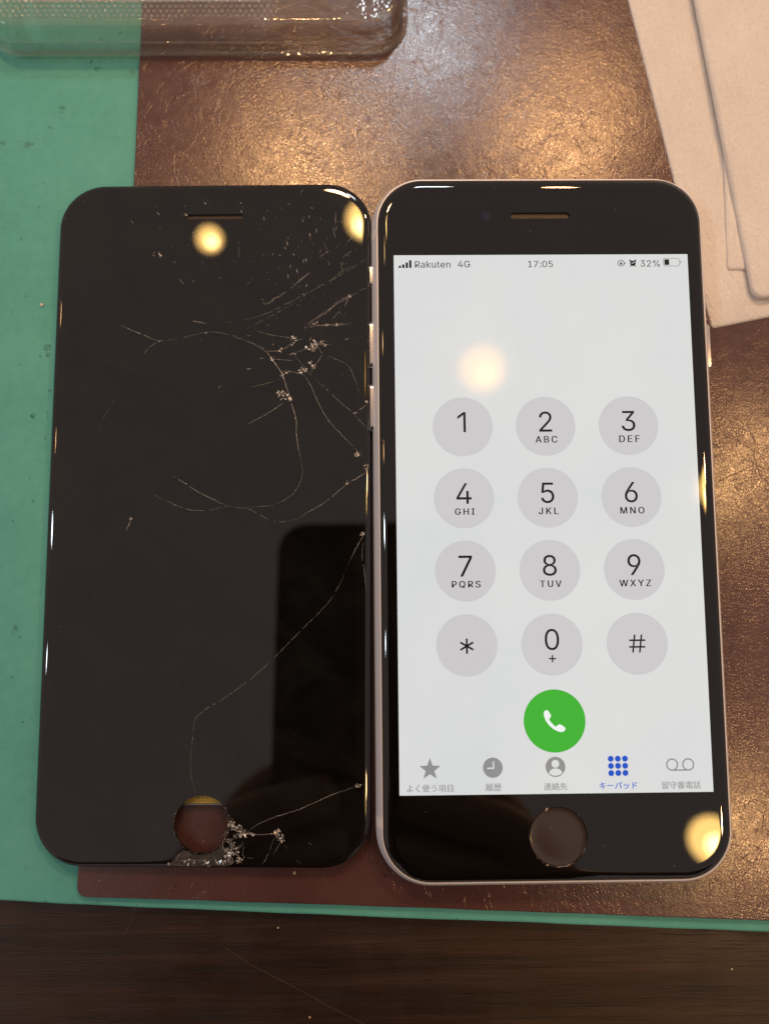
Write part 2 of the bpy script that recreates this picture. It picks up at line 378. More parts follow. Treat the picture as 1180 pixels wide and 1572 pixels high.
CHIPS=[[18.34,28.29,0.81,16],[14.36,23.39,1.22,16],[15.8,22.59,0.81,8],[20.77,33.75,0.95,10],[22.47,33.74,0.95,8],[16.57,34.71,0.81,8],[15.92,33.91,0.68,5],[13.98,32.45,0.54,7],[16.34,31.63,0.54,6],[19.34,32.95,0.68,7],[19.76,29.88,0.54,7],[20.55,29.21,0.54,5],[12.43,30.85,0.54,5],[15.08,28.04,0.68,7],[14.3,27.51,0.54,6],[20.86,38.05,0.54,5],[22.96,37.63,0.41,5],[20.52,32.68,0.68,8],[27.52,43.55,0.41,4],[25.19,37.75,0.41,3],[29.35,11.39,0.81,8],[31.29,8.79,0.81,8],[27.57,5.69,0.54,4],[30.56,-4.46,0.68,7],[28.93,19.64,0.41,3],[31.39,21.74,0.54,5],[6.66,-60.01,1.08,16],[7.67,-60.95,1.08,16],[8.54,-61.19,0.68,9],[9.65,-61.18,0.54,5],[5.66,-59.06,0.81,8],[5.85,-62.87,0.68,9],[5.4,-65.0,1.08,14],[6.5,-64.17,0.95,10],[7.63,-65.7,0.81,8],[14.34,-60.91,0.81,10],[15.1,-61.98,0.95,10],[4.57,-66.67,1.08,10],[29.71,-52.23,0.68,8],[-5.66,-67.09,0.81,8],[-2.21,-66.83,1.22,8],[0.88,-67.05,1.22,8],[3.34,-66.56,0.95,8],[-5.91,60.97,0.41,4],[5.45,61.56,0.27,3],[-10.38,34.46,0.27,3],[-1.33,36.16,0.27,2],[-10.89,52.43,0.41,4],[-15.31,-1.34,0.41,4]]
SPECKS=[[13.78,62.08],[18.25,44.08],[28.81,47.17],[15.78,56.47],[25.94,31.77],[22.1,61.06],[12.99,32.19],[19.35,60.36],[15.23,53.41],[14.71,42.75],[19.57,54.42],[23.31,39.89],[7.46,51.09],[12.57,50.19],[10.22,48.22],[19.79,51.48],[12.02,52.49],[11.54,62.43],[21.74,59.78],[29.09,41.0],[11.67,48.08],[18.3,50.99],[27.42,60.47],[25.7,59.63],[17.48,57.03],[26.62,39.76],[15.45,49.11],[21.56,48.56],[24.75,52.06],[18.97,45.89],[20.82,57.25],[26.9,61.69],[10.7,61.68],[27.49,52.0],[12.5,60.14],[23.26,59.2],[10.45,42.16],[10.88,51.74],[20.02,52.93],[19.83,34.77],[16.0,61.39],[17.44,45.67],[16.5,53.3],[14.51,53.74],[21.31,52.25],[21.05,29.13],[23.67,64.62],[13.02,39.17],[20.19,54.68],[15.13,58.63],[20.58,37.49],[17.67,44.08],[22.06,51.49],[11.84,59.0],[20.04,43.93],[16.04,47.83],[25.66,45.29],[26.78,43.6],[23.98,29.86],[24.89,47.0],[25.49,57.77],[17.61,40.3],[25.04,32.64],[20.05,63.46],[12.19,34.44],[16.83,53.61],[18.14,51.21],[17.1,57.79],[21.88,37.4],[24.83,57.87],[11.31,47.21],[14.61,54.88],[7.56,28.7],[27.08,58.33],[27.13,34.69],[17.21,41.77],[19.16,50.73],[19.84,29.61],[13.38,21.29],[12.52,54.31],[20.44,43.43],[28.0,44.31],[13.49,43.24],[22.18,29.36],[19.87,62.16],[12.31,33.7],[15.66,48.39],[29.17,58.73],[25.26,40.23],[14.73,50.32],[26.68,44.92],[28.82,49.73],[19.3,57.22],[20.15,49.2],[29.88,34.9],[18.8,36.49],[11.38,37.68],[18.02,59.69],[17.19,53.95],[25.68,43.69],[17.89,55.21],[19.83,34.91],[22.83,41.83],[18.82,61.7],[14.75,41.76],[20.82,57.65],[7.72,47.32],[17.47,51.97],[17.62,45.48],[22.44,38.56],[27.28,34.8],[26.26,51.75],[19.74,43.32],[17.79,42.77],[28.91,56.53],[20.31,41.14],[10.16,30.87],[25.76,49.61],[17.43,47.21],[18.8,51.23],[11.71,35.59],[19.82,47.6],[24.12,51.7],[17.9,47.66],[12.77,39.82],[14.66,57.71],[13.52,46.78],[25.78,54.42],[8.7,37.63],[12.12,36.27],[19.63,55.54],[15.26,43.68],[26.91,50.34],[27.46,27.24],[18.39,60.22],[11.82,62.79],[15.12,55.84],[10.03,43.02],[24.15,43.66],[20.59,61.04],[19.47,55.91],[14.61,55.75],[19.74,51.74],[26.71,61.98],[19.0,29.55],[20.52,36.18],[28.86,34.94],[25.68,62.56],[18.02,52.28],[8.15,53.22],[10.26,65.68],[21.72,48.79],[14.72,58.19],[15.91,52.44],[16.98,48.92],[16.82,44.43],[24.14,44.68],[14.95,54.73],[23.43,50.35],[22.74,34.21],[25.64,46.05],[20.1,63.09],[26.84,54.5],[23.97,46.29],[22.27,39.26],[16.31,52.36],[13.5,52.28],[29.21,39.89],[25.74,40.15],[12.39,44.6],[19.68,55.45],[22.45,59.45],[8.58,30.3],[27.56,43.02],[24.16,52.0],[18.48,40.99],[27.18,38.83],[21.7,53.13],[18.75,37.09],[16.6,35.71],[25.69,41.22],[9.99,52.27],[16.19,46.26],[7.4,35.52],[22.44,43.9],[11.03,48.7],[22.51,41.22],[14.91,40.1],[17.72,35.88],[24.17,46.04],[30.09,60.53],[15.26,39.87],[27.04,48.88],[26.02,59.21],[21.65,60.17],[22.68,53.33],[15.2,47.82],[15.63,37.53],[17.07,30.47],[21.82,47.42],[22.98,30.72],[25.16,43.05],[21.91,64.49],[13.53,33.36],[26.43,43.15],[24.95,53.9],[22.63,57.61],[23.05,55.68],[18.52,43.74],[17.68,41.77],[23.63,44.66],[7.97,42.16],[27.41,27.99],[25.95,39.87],[13.44,40.74],[25.2,59.19],[13.22,49.55],[20.67,46.0],[18.78,45.64],[23.53,58.75],[23.28,50.91],[12.89,46.27],[7.14,65.58],[19.58,56.45],[21.44,45.7],[14.4,48.67],[22.07,36.91],[16.0,36.76],[22.32,48.15],[-5.1,54.63],[5.39,52.83],[5.17,50.01],[-10.65,43.55],[-0.22,51.99],[-6.61,45.28],[9.35,57.84],[-2.01,64.35],[4.31,51.06],[-7.21,46.93],[-0.29,44.65],[5.33,63.42],[-7.12,46.51],[-12.1,62.9],[7.79,47.26],[-7.03,58.08],[-11.96,62.98],[-12.25,52.46],[0.72,62.47],[5.78,54.58],[0.72,50.65],[-7.85,47.53],[-3.5,54.42],[-9.92,60.02],[-2.41,49.28],[-2.44,52.99],[4.06,56.52],[-12.16,53.04],[8.04,64.84],[-2.28,50.86],[-1.99,63.43],[-1.45,63.96],[-11.11,58.13],[-8.64,54.31],[8.12,60.77],[9.14,57.7],[5.84,53.78],[4.78,46.05],[5.83,62.34],[6.9,62.97],[3.41,64.7],[-6.15,62.81],[1.04,58.55],[-0.22,60.77],[-3.54,45.29],[0.59,54.64],[14.62,-63.81],[-11.8,49.86],[-17.52,43.44],[-5.09,-33.32],[15.64,49.89],[-21.55,15.9],[21.02,-0.44],[1.76,25.04],[3.27,-16.04],[-9.77,-15.57],[15.28,16.59],[-3.97,46.95],[-16.86,59.53],[-29.66,53.54],[24.5,-32.02],[5.9,-40.25],[-20.72,17.0],[5.82,-47.24],[1.37,47.56],[-30.71,60.44],[16.26,-51.97],[-20.51,-41.79],[-26.63,-44.92],[12.29,0.93],[-2.34,34.73],[26.15,27.47],[-13.47,-36.97],[4.7,-4.68],[3.27,49.63],[-21.92,-62.41],[12.59,-17.23],[2.96,32.63],[-20.84,-13.36],[-32.95,61.49],[-9.4,-13.56],[26.22,3.61],[-10.33,-59.42],[-12.62,-0.06],[-2.88,58.94],[-26.89,64.19],[17.79,13.19],[10.92,4.47],[0.68,-48.34],[-7.98,50.94],[9.29,60.86],[0.51,14.7],[-3.85,-31.54],[21.25,-60.17],[17.55,-42.85],[26.61,12.49],[-11.54,61.29],[-4.36,57.2],[-18.07,8.93],[-4.64,-36.15],[-1.68,-28.86],[-28.35,-30.75],[15.17,63.18],[-8.75,-20.01],[-21.0,-41.31],[29.02,-38.34]]
GLYPHS={"0":[[[227,-7,199,-5,174,1,151,11,130,24,111,41,95,62,80,86,69,113,60,144,53,178,49,214,48,254,49,294,53,330,60,364,69,395,81,422,95,447,112,467,130,484,151,498,174,508,200,514,227,516,254,514,279,508,302,498,323,484,342,467,358,447,372,422,384,395,393,364,400,330,404,294,405,254,404,214,400,178,393,144,384,113,373,86,359,62,342,41,323,24,302,11,279,1,254,-5,227,50,245,51,261,56,276,63,290,74,303,87,313,103,323,122,330,144,336,168,340,194,343,223,344,254,343,285,340,314,336,341,330,365,323,387,313,405,303,422,290,435,276,446,261,453,245,458,227,460,209,458,192,453,177,446,163,435,151,422,140,405,131,387,123,365,117,341,113,314,110,285,109,254,110,223,113,194,117,168,123,144,131,122,140,103,151,87,163,74,177,63,192,56,209,51],[23,24,25,22,23,25,22,25,26,21,22,26,21,26,27,20,21,27,20,27,28,19,20,28,19,28,29,18,19,72,72,19,29,72,29,30,18,72,73,71,72,30,18,73,74,70,71,30,18,74,75,69,70,30,17,18,75,69,30,31,17,75,76,68,69,31,17,76,77,67,68,31,16,17,77,16,77,78,66,67,31,66,31,32,16,78,79,65,66,32,15,16,79,65,32,33,15,79,80,64,65,33,15,80,81,63,64,33,14,15,81,63,33,34,14,81,82,62,63,34,13,14,82,62,34,35,13,82,83,61,62,35,12,13,83,61,35,36,12,83,84,60,61,36,11,12,84,11,84,85,59,60,36,59,36,37,11,85,86,58,59,37,10,11,86,58,37,38,10,86,87,57,58,38,9,10,87,57,38,39,9,87,88,56,57,39,8,9,88,8,88,89,55,56,39,55,39,40,8,89,90,54,55,40,7,8,90,54,40,41,7,90,91,53,54,41,7,91,92,52,53,41,6,7,92,52,41,42,6,92,93,51,52,42,6,93,94,50,51,42,5,6,94,50,42,43,5,94,95,49,50,43,5,95,48,48,49,43,5,48,43,4,5,43,4,43,44,3,4,44,3,44,45,2,3,45,2,45,46,1,2,46,1,46,47,0,1,47]]],
"1":[[[76,0,76,55,391,55,391,0],[0,1,2,0,2,3]],[[276,509,276,0,212,0,212,448,209,448,86,358,86,427,198,509],[6,7,0,6,0,4,4,0,3,3,0,1,6,4,5,2,3,1]]],
"2":[[[64,0,64,47,234,229,248,243,261,257,272,270,282,282,291,294,299,305,305,316,311,327,315,337,318,348,320,360,320,371,319,385,317,397,313,408,308,419,301,428,293,436,283,443,273,449,262,454,250,457,237,459,224,460,209,459,196,457,184,453,172,447,162,441,153,433,145,424,139,413,134,402,130,390,128,376,127,362,66,362,67,384,71,405,77,424,86,442,98,459,111,473,126,486,143,496,162,505,182,511,203,514,225,516,247,514,268,511,288,505,306,497,323,486,337,474,350,461,361,445,370,428,376,411,380,392,381,372,380,358,378,345,375,331,371,318,365,304,357,290,347,275,336,259,322,241,306,223,288,202,267,180,153,60,153,57,389,57,389,0],[50,51,52,49,50,52,49,52,53,48,49,53,48,53,54,47,48,54,47,54,55,47,55,56,46,47,56,45,46,56,45,56,57,45,57,58,44,45,26,26,45,58,26,58,25,25,58,59,44,26,27,43,44,27,43,27,28,24,25,59,43,28,29,23,24,59,22,23,59,43,29,30,21,22,59,43,30,31,21,59,60,20,21,60,42,43,31,42,31,32,19,20,60,42,32,33,18,19,60,18,60,61,41,42,33,41,33,34,17,18,61,41,34,35,17,61,62,16,17,62,40,41,35,40,35,36,15,16,62,15,62,63,40,36,37,14,15,63,39,40,37,39,37,38,14,63,64,13,14,64,12,13,64,12,64,65,11,12,65,11,65,66,10,11,66,10,66,67,9,10,67,9,67,68,8,9,68,7,8,68,7,68,69,6,7,69,6,69,70,5,6,70,5,70,71,4,5,71,4,71,72,3,4,72,2,3,72,2,72,73,1,2,73,1,73,74,1,74,75,1,75,76,1,76,77,1,77,78,1,78,79,0,1,79]]],
"3":[[[218,-7,195,-6,173,-3,152,2,133,10,114,19,98,30,83,43,70,57,60,74,52,91,46,111,44,132,109,132,111,119,115,107,120,97,126,87,134,78,144,71,154,64,165,59,178,55,191,52,204,50,219,50,234,51,248,53,262,56,275,61,287,67,297,74,307,83,315,93,321,104,325,116,328,130,329,145,328,158,326,172,322,184,316,196,308,207,299,217,288,226,275,234,260,240,242,244,223,247,201,248,157,248,157,299,288,448,288,452,70,452,70,509,372,509,372,461,211,278,211,289,239,290,264,288,287,284,308,276,327,265,344,253,359,239,371,222,381,205,387,186,392,166,393,145,392,123,387,103,380,84,370,66,358,50,344,36,327,23,309,12,288,4,266,-2,243,-6],[54,55,56,54,56,57,54,57,53,53,57,52,52,57,58,51,52,59,59,52,58,50,51,59,59,60,61,50,59,61,50,61,62,50,62,63,50,63,64,50,64,65,50,65,49,49,65,48,48,65,66,47,48,66,46,47,66,45,46,66,45,66,67,44,45,67,43,44,67,43,67,68,42,43,68,41,42,68,41,68,69,40,41,69,40,69,70,39,40,70,38,39,70,38,70,71,37,38,71,36,37,71,36,71,72,11,12,13,11,13,14,35,36,72,35,72,73,11,14,15,34,35,73,10,11,15,10,15,16,33,34,73,33,73,74,10,16,17,32,33,74,9,10,17,9,17,18,32,74,75,31,32,75,9,18,19,8,9,19,30,31,75,8,19,20,29,30,75,29,75,76,8,20,21,28,29,76,8,21,22,7,8,22,27,28,76,7,22,23,26,27,76,7,23,24,25,26,76,7,24,25,7,25,76,7,76,77,6,7,77,6,77,78,5,6,78,5,78,79,4,5,79,4,79,80,3,4,80,3,80,81,2,3,81,2,81,82,1,2,82,0,1,82]]],
"4":[[[40,105,40,158,247,509,311,509,109,166,109,163,413,163,413,105],[1,2,3,1,3,4,1,4,5,1,5,6,1,6,7,0,1,7]],[[282,0,282,121,282,146,282,318,343,318,343,0],[2,3,4,2,4,5,1,2,5,0,1,5]]],
"5":[[[221,-7,199,-6,178,-2,159,3,140,11,123,21,108,32,94,45,83,60,73,76,66,93,62,111,60,130,122,130,124,119,127,108,132,98,138,89,145,80,154,73,163,66,173,60,184,56,196,52,208,50,221,50,236,51,250,53,264,58,276,64,288,72,298,82,307,92,314,104,320,117,324,131,327,146,328,162,327,178,324,193,320,208,314,221,306,233,297,244,286,254,275,262,262,269,248,273,233,276,218,277,205,276,192,275,180,272,167,268,156,264,145,258,136,252,128,246,67,253,96,509,366,509,366,452,151,452,134,301,136,301,145,308,155,315,166,320,178,325,190,329,203,331,216,333,229,334,247,333,263,330,279,326,294,321,308,314,321,306,334,296,345,285,355,273,364,260,372,246,379,231,384,215,388,199,390,181,391,163,390,139,385,117,379,95,369,76,357,57,343,41,327,27,309,15,289,6,268,-1,245,-5],[58,59,62,62,59,60,62,60,61,58,62,63,71,72,73,70,71,73,70,73,74,69,70,74,69,74,75,68,69,75,68,75,76,67,68,76,67,76,77,66,67,77,65,66,77,65,77,78,64,65,78,64,78,79,58,63,64,58,64,51,51,64,79,51,79,50,50,79,49,49,79,80,49,80,81,48,49,81,47,48,81,58,51,52,46,47,81,46,81,82,58,52,53,45,46,82,58,53,54,58,54,55,44,45,82,44,82,83,58,55,56,43,44,83,57,58,56,43,83,84,42,43,84,41,42,84,41,84,85,40,41,85,40,85,86,39,40,86,39,86,87,38,39,87,38,87,88,37,38,88,37,88,89,36,37,89,35,36,89,35,89,90,34,35,90,11,12,13,11,13,14,11,14,15,33,34,90,33,90,91,10,11,15,10,15,16,32,33,91,10,16,17,32,91,92,9,10,17,31,32,92,9,17,18,30,31,92,9,18,19,8,9,19,30,92,93,8,19,20,29,30,93,8,20,21,28,29,93,7,8,21,7,21,22,27,28,93,27,93,94,7,22,23,26,27,94,7,23,24,25,26,94,7,24,25,7,25,94,6,7,94,6,94,95,5,6,95,5,95,96,4,5,96,4,96,97,3,4,97,3,97,98,2,3,98,2,98,99,1,2,99,1,99,0]]],
"6":[[[226,-7,203,-5,182,-1,161,5,142,15,125,26,109,40,96,56,84,74,75,94,69,115,65,138,64,162,65,180,68,199,73,219,80,239,89,261,102,285,118,311,137,340,252,509,322,509,151,261,145,261,149,268,154,275,159,281,165,288,172,293,179,299,187,303,196,307,205,310,214,312,224,314,235,314,257,313,278,309,298,303,316,295,332,284,346,271,359,257,370,240,378,221,384,201,388,180,389,157,388,134,384,112,377,92,368,73,356,55,343,39,327,26,310,14,291,5,271,-2,249,-6,226,48,241,49,254,52,267,56,279,63,289,70,299,79,307,90,314,101,320,114,324,128,327,142,327,157,327,173,324,187,320,201,314,213,307,225,299,235,289,244,279,251,267,258,254,262,241,264,226,265,212,264,198,262,186,258,174,252,163,244,153,235,145,225,138,214,132,201,128,188,126,174,125,158,126,143,128,128,132,114,138,102,145,90,153,79,163,70,174,63,186,56,198,52,212,49],[20,21,22,20,22,29,29,22,23,19,20,29,34,35,36,34,36,37,34,37,38,33,34,38,18,19,29,32,33,38,32,38,39,31,32,39,30,31,39,30,39,40,29,30,40,29,40,41,18,29,28,23,29,41,18,28,27,17,18,27,23,41,84,84,41,42,17,27,26,17,26,25,84,42,43,17,25,24,23,84,85,83,84,43,23,85,86,82,83,43,23,86,87,81,82,43,16,17,24,16,24,23,16,23,87,16,87,88,80,81,43,80,43,44,16,88,89,79,80,44,16,89,90,78,79,44,78,44,45,15,16,90,15,90,91,77,78,45,15,91,92,76,77,45,76,45,46,14,15,92,14,92,93,75,76,46,14,93,94,74,75,46,74,46,47,13,14,94,13,94,95,73,74,47,12,13,95,73,47,48,12,95,96,72,73,48,11,12,96,11,96,97,71,72,48,71,48,49,11,97,98,70,71,49,10,11,98,70,49,50,10,98,99,69,70,50,9,10,99,9,99,100,68,69,50,68,50,51,9,100,101,67,68,51,8,9,101,67,51,52,8,101,102,66,67,52,8,102,103,65,66,52,7,8,103,65,52,53,7,103,104,64,65,53,7,104,105,63,64,53,6,7,105,6,105,106,62,63,53,62,53,54,6,106,107,61,62,54,6,107,60,60,61,54,6,60,54,5,6,54,5,54,55,4,5,55,4,55,56,3,4,56,3,56,57,2,3,57,2,57,58,1,2,58,1,58,59,0,1,59]]],
"7":[[[97,0,323,448,323,452,62,452,62,509,391,509,391,449,165,0],[3,4,5,3,5,2,2,5,6,1,2,6,1,6,7,0,1,7]]],
"8":[[[226,-7,201,-6,178,-2,156,3,136,11,117,21,101,33,86,47,74,62,64,78,57,96,53,115,52,135,53,151,55,166,59,181,65,195,72,208,81,220,90,231,101,241,113,249,125,256,139,261,153,265,153,267,135,273,119,282,105,293,93,308,83,324,76,342,72,360,70,380,72,399,75,417,82,434,90,450,101,464,114,477,129,488,146,498,164,506,184,511,204,514,226,516,248,514,269,511,288,506,306,498,323,488,337,477,350,464,361,450,370,434,377,417,380,399,382,380,380,361,376,342,369,324,359,308,347,293,333,282,318,273,300,267,300,265,314,261,327,256,339,249,351,241,362,231,372,220,380,208,387,195,393,181,397,166,400,151,401,135,399,115,395,96,388,78,378,62,366,47,352,33,335,21,317,11,296,3,275,-2,251,-6,226,49,243,50,258,52,272,55,285,60,296,66,307,74,315,82,323,91,329,102,333,113,336,126,337,139,336,152,333,165,329,177,322,189,314,199,305,208,295,216,283,223,270,228,256,232,242,234,226,235,211,234,196,232,182,228,169,223,157,216,147,208,138,199,130,189,123,177,119,165,116,152,115,139,116,126,119,113,123,102,129,91,136,82,145,74,156,66,167,60,180,55,195,52,210,50,226,290,239,290,252,292,263,296,274,300,284,306,293,313,300,321,307,330,312,341,316,351,318,363,319,376,318,388,316,399,313,410,308,420,301,429,294,437,285,444,275,449,264,454,252,457,240,459,226,460,213,459,200,457,188,454,177,449,167,444,159,437,151,429,145,420,139,410,136,399,134,388,133,376,134,363,136,351,139,341,145,330,151,321,159,313,168,306,178,300,189,296,201,292,213,290],[44,45,46,43,44,46,43,46,47,42,43,47,42,47,48,41,42,48,41,48,49,40,41,49,40,49,50,39,40,50,39,50,51,38,39,51,38,51,52,37,38,162,162,38,52,162,52,161,161,52,53,37,162,163,37,163,164,160,161,53,37,164,165,159,160,53,37,165,166,158,159,53,36,37,166,158,53,54,36,166,167,157,158,54,36,167,168,156,157,54,36,168,169,155,156,54,35,36,169,155,54,55,35,169,170,154,155,55,35,170,171,153,154,55,34,35,171,153,55,56,34,171,172,152,153,56,33,34,172,33,172,173,151,152,56,151,56,57,33,173,174,150,151,57,32,33,174,150,57,58,32,174,175,149,150,58,32,175,176,148,149,58,148,58,59,31,32,176,31,176,177,147,148,59,30,31,177,147,59,60,30,177,178,146,147,60,30,178,179,145,146,60,29,30,179,145,60,61,29,179,180,144,145,61,29,180,181,143,144,61,28,29,181,143,61,62,28,181,182,142,143,62,28,182,183,141,142,62,28,183,184,140,141,62,27,28,184,140,62,63,27,184,185,139,140,63,27,185,138,27,138,139,27,139,63,26,27,63,26,63,64,25,26,64,25,64,65,24,25,65,24,65,66,23,24,66,23,66,67,22,23,67,22,67,68,21,22,68,21,68,69,20,21,69,20,69,70,19,20,70,19,70,114,114,70,71,19,114,115,113,114,71,19,115,116,112,113,71,19,116,117,111,112,71,18,19,117,111,71,72,18,117,118,110,111,72,18,118,119,109,110,72,17,18,119,109,72,73,17,119,120,108,109,73,16,17,120,16,120,121,107,108,73,107,73,74,16,121,122,106,107,74,15,16,122,106,74,75,15,122,123,105,106,75,14,15,123,105,75,76,14,123,124,104,105,76,13,14,124,104,76,77,13,124,125,103,104,77,13,125,126,102,103,77,12,13,126,102,77,78,12,126,127,101,102,78,11,12,127,101,78,79,11,127,128,100,101,79,10,11,128,100,79,80,10,128,129,99,100,80,10,129,130,98,99,80,9,10,130,98,80,81,9,130,131,97,98,81,9,131,132,96,97,81,8,9,132,96,81,82,8,132,133,95,96,82,8,133,134,94,95,82,7,8,134,94,82,83,7,134,135,93,94,83,7,135,136,92,93,83,7,136,137,91,92,83,7,137,90,90,91,83,7,90,83,6,7,83,6,83,84,5,6,84,5,84,85,4,5,85,4,85,86,3,4,86,3,86,87,2,3,87,2,87,88,1,2,88,1,88,89,0,1,89]]],
"9":[[[226,516,249,514,271,510,291,503,310,494,328,482,343,468,356,452,368,434,377,414,384,393,388,371,389,347,388,328,385,309,380,290,373,270,363,248,350,224,334,197,315,168,200,0,130,0,301,248,307,248,303,240,299,234,294,227,287,221,281,215,273,210,265,206,257,202,248,199,238,196,228,195,218,195,195,196,175,199,155,206,137,214,121,225,106,237,94,252,83,269,74,287,68,307,65,329,64,352,65,375,69,397,75,417,85,436,96,454,110,469,125,483,143,494,162,504,182,510,203,514,226,460,212,459,199,457,186,452,174,446,163,438,154,429,145,419,138,407,133,395,129,381,126,367,125,352,126,336,129,322,133,308,138,295,145,284,154,274,163,265,174,257,186,251,199,247,212,244,226,243,240,244,254,247,267,251,279,257,289,265,299,273,307,284,314,295,320,308,324,321,327,335,327,350,327,366,324,381,320,394,314,407,307,419,299,429,290,438,279,446,267,452,254,457,241,459],[59,0,1,58,59,1,58,1,2,57,58,2,57,2,3,56,57,3,56,3,4,55,56,4,55,4,5,54,55,5,54,5,6,53,54,6,53,6,60,60,6,7,53,60,61,107,60,7,53,61,62,106,107,7,53,62,63,105,106,7,52,53,63,52,63,64,104,105,7,104,7,8,52,64,65,103,104,8,52,65,66,102,103,8,51,52,66,102,8,9,51,66,67,101,102,9,51,67,68,100,101,9,50,51,68,100,9,10,50,68,69,99,100,10,49,50,69,49,69,70,98,99,10,98,10,11,49,70,71,97,98,11,48,49,71,97,11,12,48,71,72,96,97,12,47,48,72,47,72,73,95,96,12,95,12,13,47,73,74,94,95,13,46,47,74,94,13,14,46,74,75,93,94,14,93,14,15,46,75,76,92,93,15,45,46,76,45,76,77,91,92,15,91,15,16,44,45,77,44,77,78,90,91,16,44,78,79,89,90,16,89,16,17,43,44,79,43,79,80,88,89,17,43,80,81,87,88,17,42,43,81,42,81,82,86,87,23,23,87,17,86,23,30,30,23,22,24,23,17,25,24,17,25,17,18,42,82,83,85,86,30,42,83,84,84,85,30,42,84,30,26,25,18,41,42,30,27,26,18,28,27,18,40,41,30,28,18,19,29,28,19,30,29,19,39,40,30,39,30,31,22,30,19,38,39,31,38,31,32,38,32,33,37,38,33,37,33,34,22,19,20,36,37,34,36,34,35,22,20,21]]],
"ABC":[[[16,0,201,509,276,509,463,0,395,0,287,302,276,334,264,372,250,420,232,478,245,478,228,419,213,371,201,333,191,302,85,0,680,0,680,509,861,509,909,504,948,491,979,469,1001,442,1013,410,1018,374,1015,344,1006,320,993,301,976,286,956,275,934,267,934,262,959,257,983,245,1004,227,1022,203,1034,173,1038,136,1033,100,1020,67,997,39,964,18,921,4,866,0,744,57,864,57,915,63,949,80,969,105,975,137,972,161,962,184,946,203,925,218,899,228,868,231,744,231,744,285,858,285,884,288,908,296,928,309,943,326,952,348,956,372,950,403,932,429,902,446,860,452,744,452,1483,-7,1421,1,1366,25,1320,63,1285,115,1263,179,1256,254,1263,329,1285,393,1320,445,1366,484,1421,508,1483,516,1521,513,1556,504,1589,490,1618,471,1643,447,1664,418,1679,385,1689,348,1624,348,1617,373,1605,395,1591,413,1573,428,1553,440,1531,449,1508,454,1483,456,1439,450,1399,432,1366,403,1341,364,1325,314,1319,254,1325,194,1341,145,1366,105,1400,76,1439,59,1483,53,1508,55,1531,60,1553,69,1573,81,1591,96,1605,114,1617,136,1624,160,1689,160,1679,124,1664,91,1643,62,1618,38,1589,19,1556,5,1521,-4],[0,1,9,9,1,2,9,2,10,10,2,3,0,9,11,11,9,8,11,10,8,8,10,3,7,8,3,0,11,12,6,7,3,0,12,13,5,6,3,0,13,14,0,14,15,4,5,3,16,17,69,69,17,18,69,18,19,69,19,20,69,20,21,69,21,68,68,21,22,16,69,57,67,68,22,66,67,22,66,22,23,65,66,23,65,23,24,64,65,24,64,24,25,63,64,25,62,63,25,62,25,26,61,62,26,61,26,27,60,61,27,60,27,28,59,60,28,58,59,28,58,28,29,16,57,56,56,57,58,56,58,29,56,29,30,56,30,31,56,31,32,56,32,33,56,33,55,55,33,34,16,56,44,54,55,34,53,54,34,53,34,35,52,53,35,51,52,35,51,35,36,50,51,36,50,36,37,49,50,37,48,49,37,48,37,38,47,48,38,47,38,39,46,47,39,46,39,40,45,46,40,16,44,45,16,45,40,16,40,41,16,41,42,16,42,43,81,82,83,81,83,84,80,81,84,80,84,85,80,85,86,79,80,86,79,86,99,99,86,87,79,99,100,98,99,87,97,98,87,79,100,101,96,97,87,96,87,88,78,79,101,95,96,88,78,101,102,94,95,88,94,88,89,93,94,89,78,102,103,92,93,89,77,78,103,92,89,90,91,92,90,77,103,104,76,77,104,76,104,105,75,76,105,75,105,106,75,106,107,74,75,107,118,119,120,118,120,121,74,107,108,117,118,121,117,121,122,73,74,108,116,117,122,73,108,109,115,116,122,115,122,123,114,115,123,73,109,110,113,114,123,72,73,110,113,123,124,112,113,124,72,110,111,111,112,124,72,111,124,72,124,125,71,72,125,71,125,126,71,126,127,70,71,127]],[[110,142,110,199,370,199,370,142],[0,1,2,0,2,3]]],
"DEF":[[[219,0,96,0,96,57,215,57,272,63,318,81,354,110,379,149,394,198,399,255,394,312,379,361,354,399,320,428,275,446,221,452,93,452,93,509,225,509,294,501,353,478,399,441,433,391,455,329,462,255,455,181,433,119,398,68,351,31,291,8,702,0,702,509,1015,509,1015,452,767,452,767,286,998,286,998,229,767,229,767,57,1017,57,1017,0,1261,0,1261,509,1570,509,1570,452,1325,452,1325,278,1547,278,1547,221,1325,221,1325,0],[16,17,18,16,18,19,16,19,20,16,20,15,15,20,21,14,15,21,13,14,21,13,21,22,12,13,22,11,12,22,11,22,23,10,11,23,10,23,24,9,10,24,8,9,24,8,24,25,7,8,25,7,25,26,6,7,26,6,26,27,5,6,27,4,5,27,4,27,28,3,4,28,1,2,3,1,3,28,1,28,29,1,29,0,30,31,34,34,31,32,34,32,33,30,34,35,30,35,38,38,35,36,38,36,37,30,38,39,30,39,40,30,40,41,42,43,46,46,43,44,46,44,45,42,46,47,42,47,50,50,47,48,50,48,49,42,50,51]],[[125,509,125,0,60,0,60,509],[2,3,0,2,0,1]]],
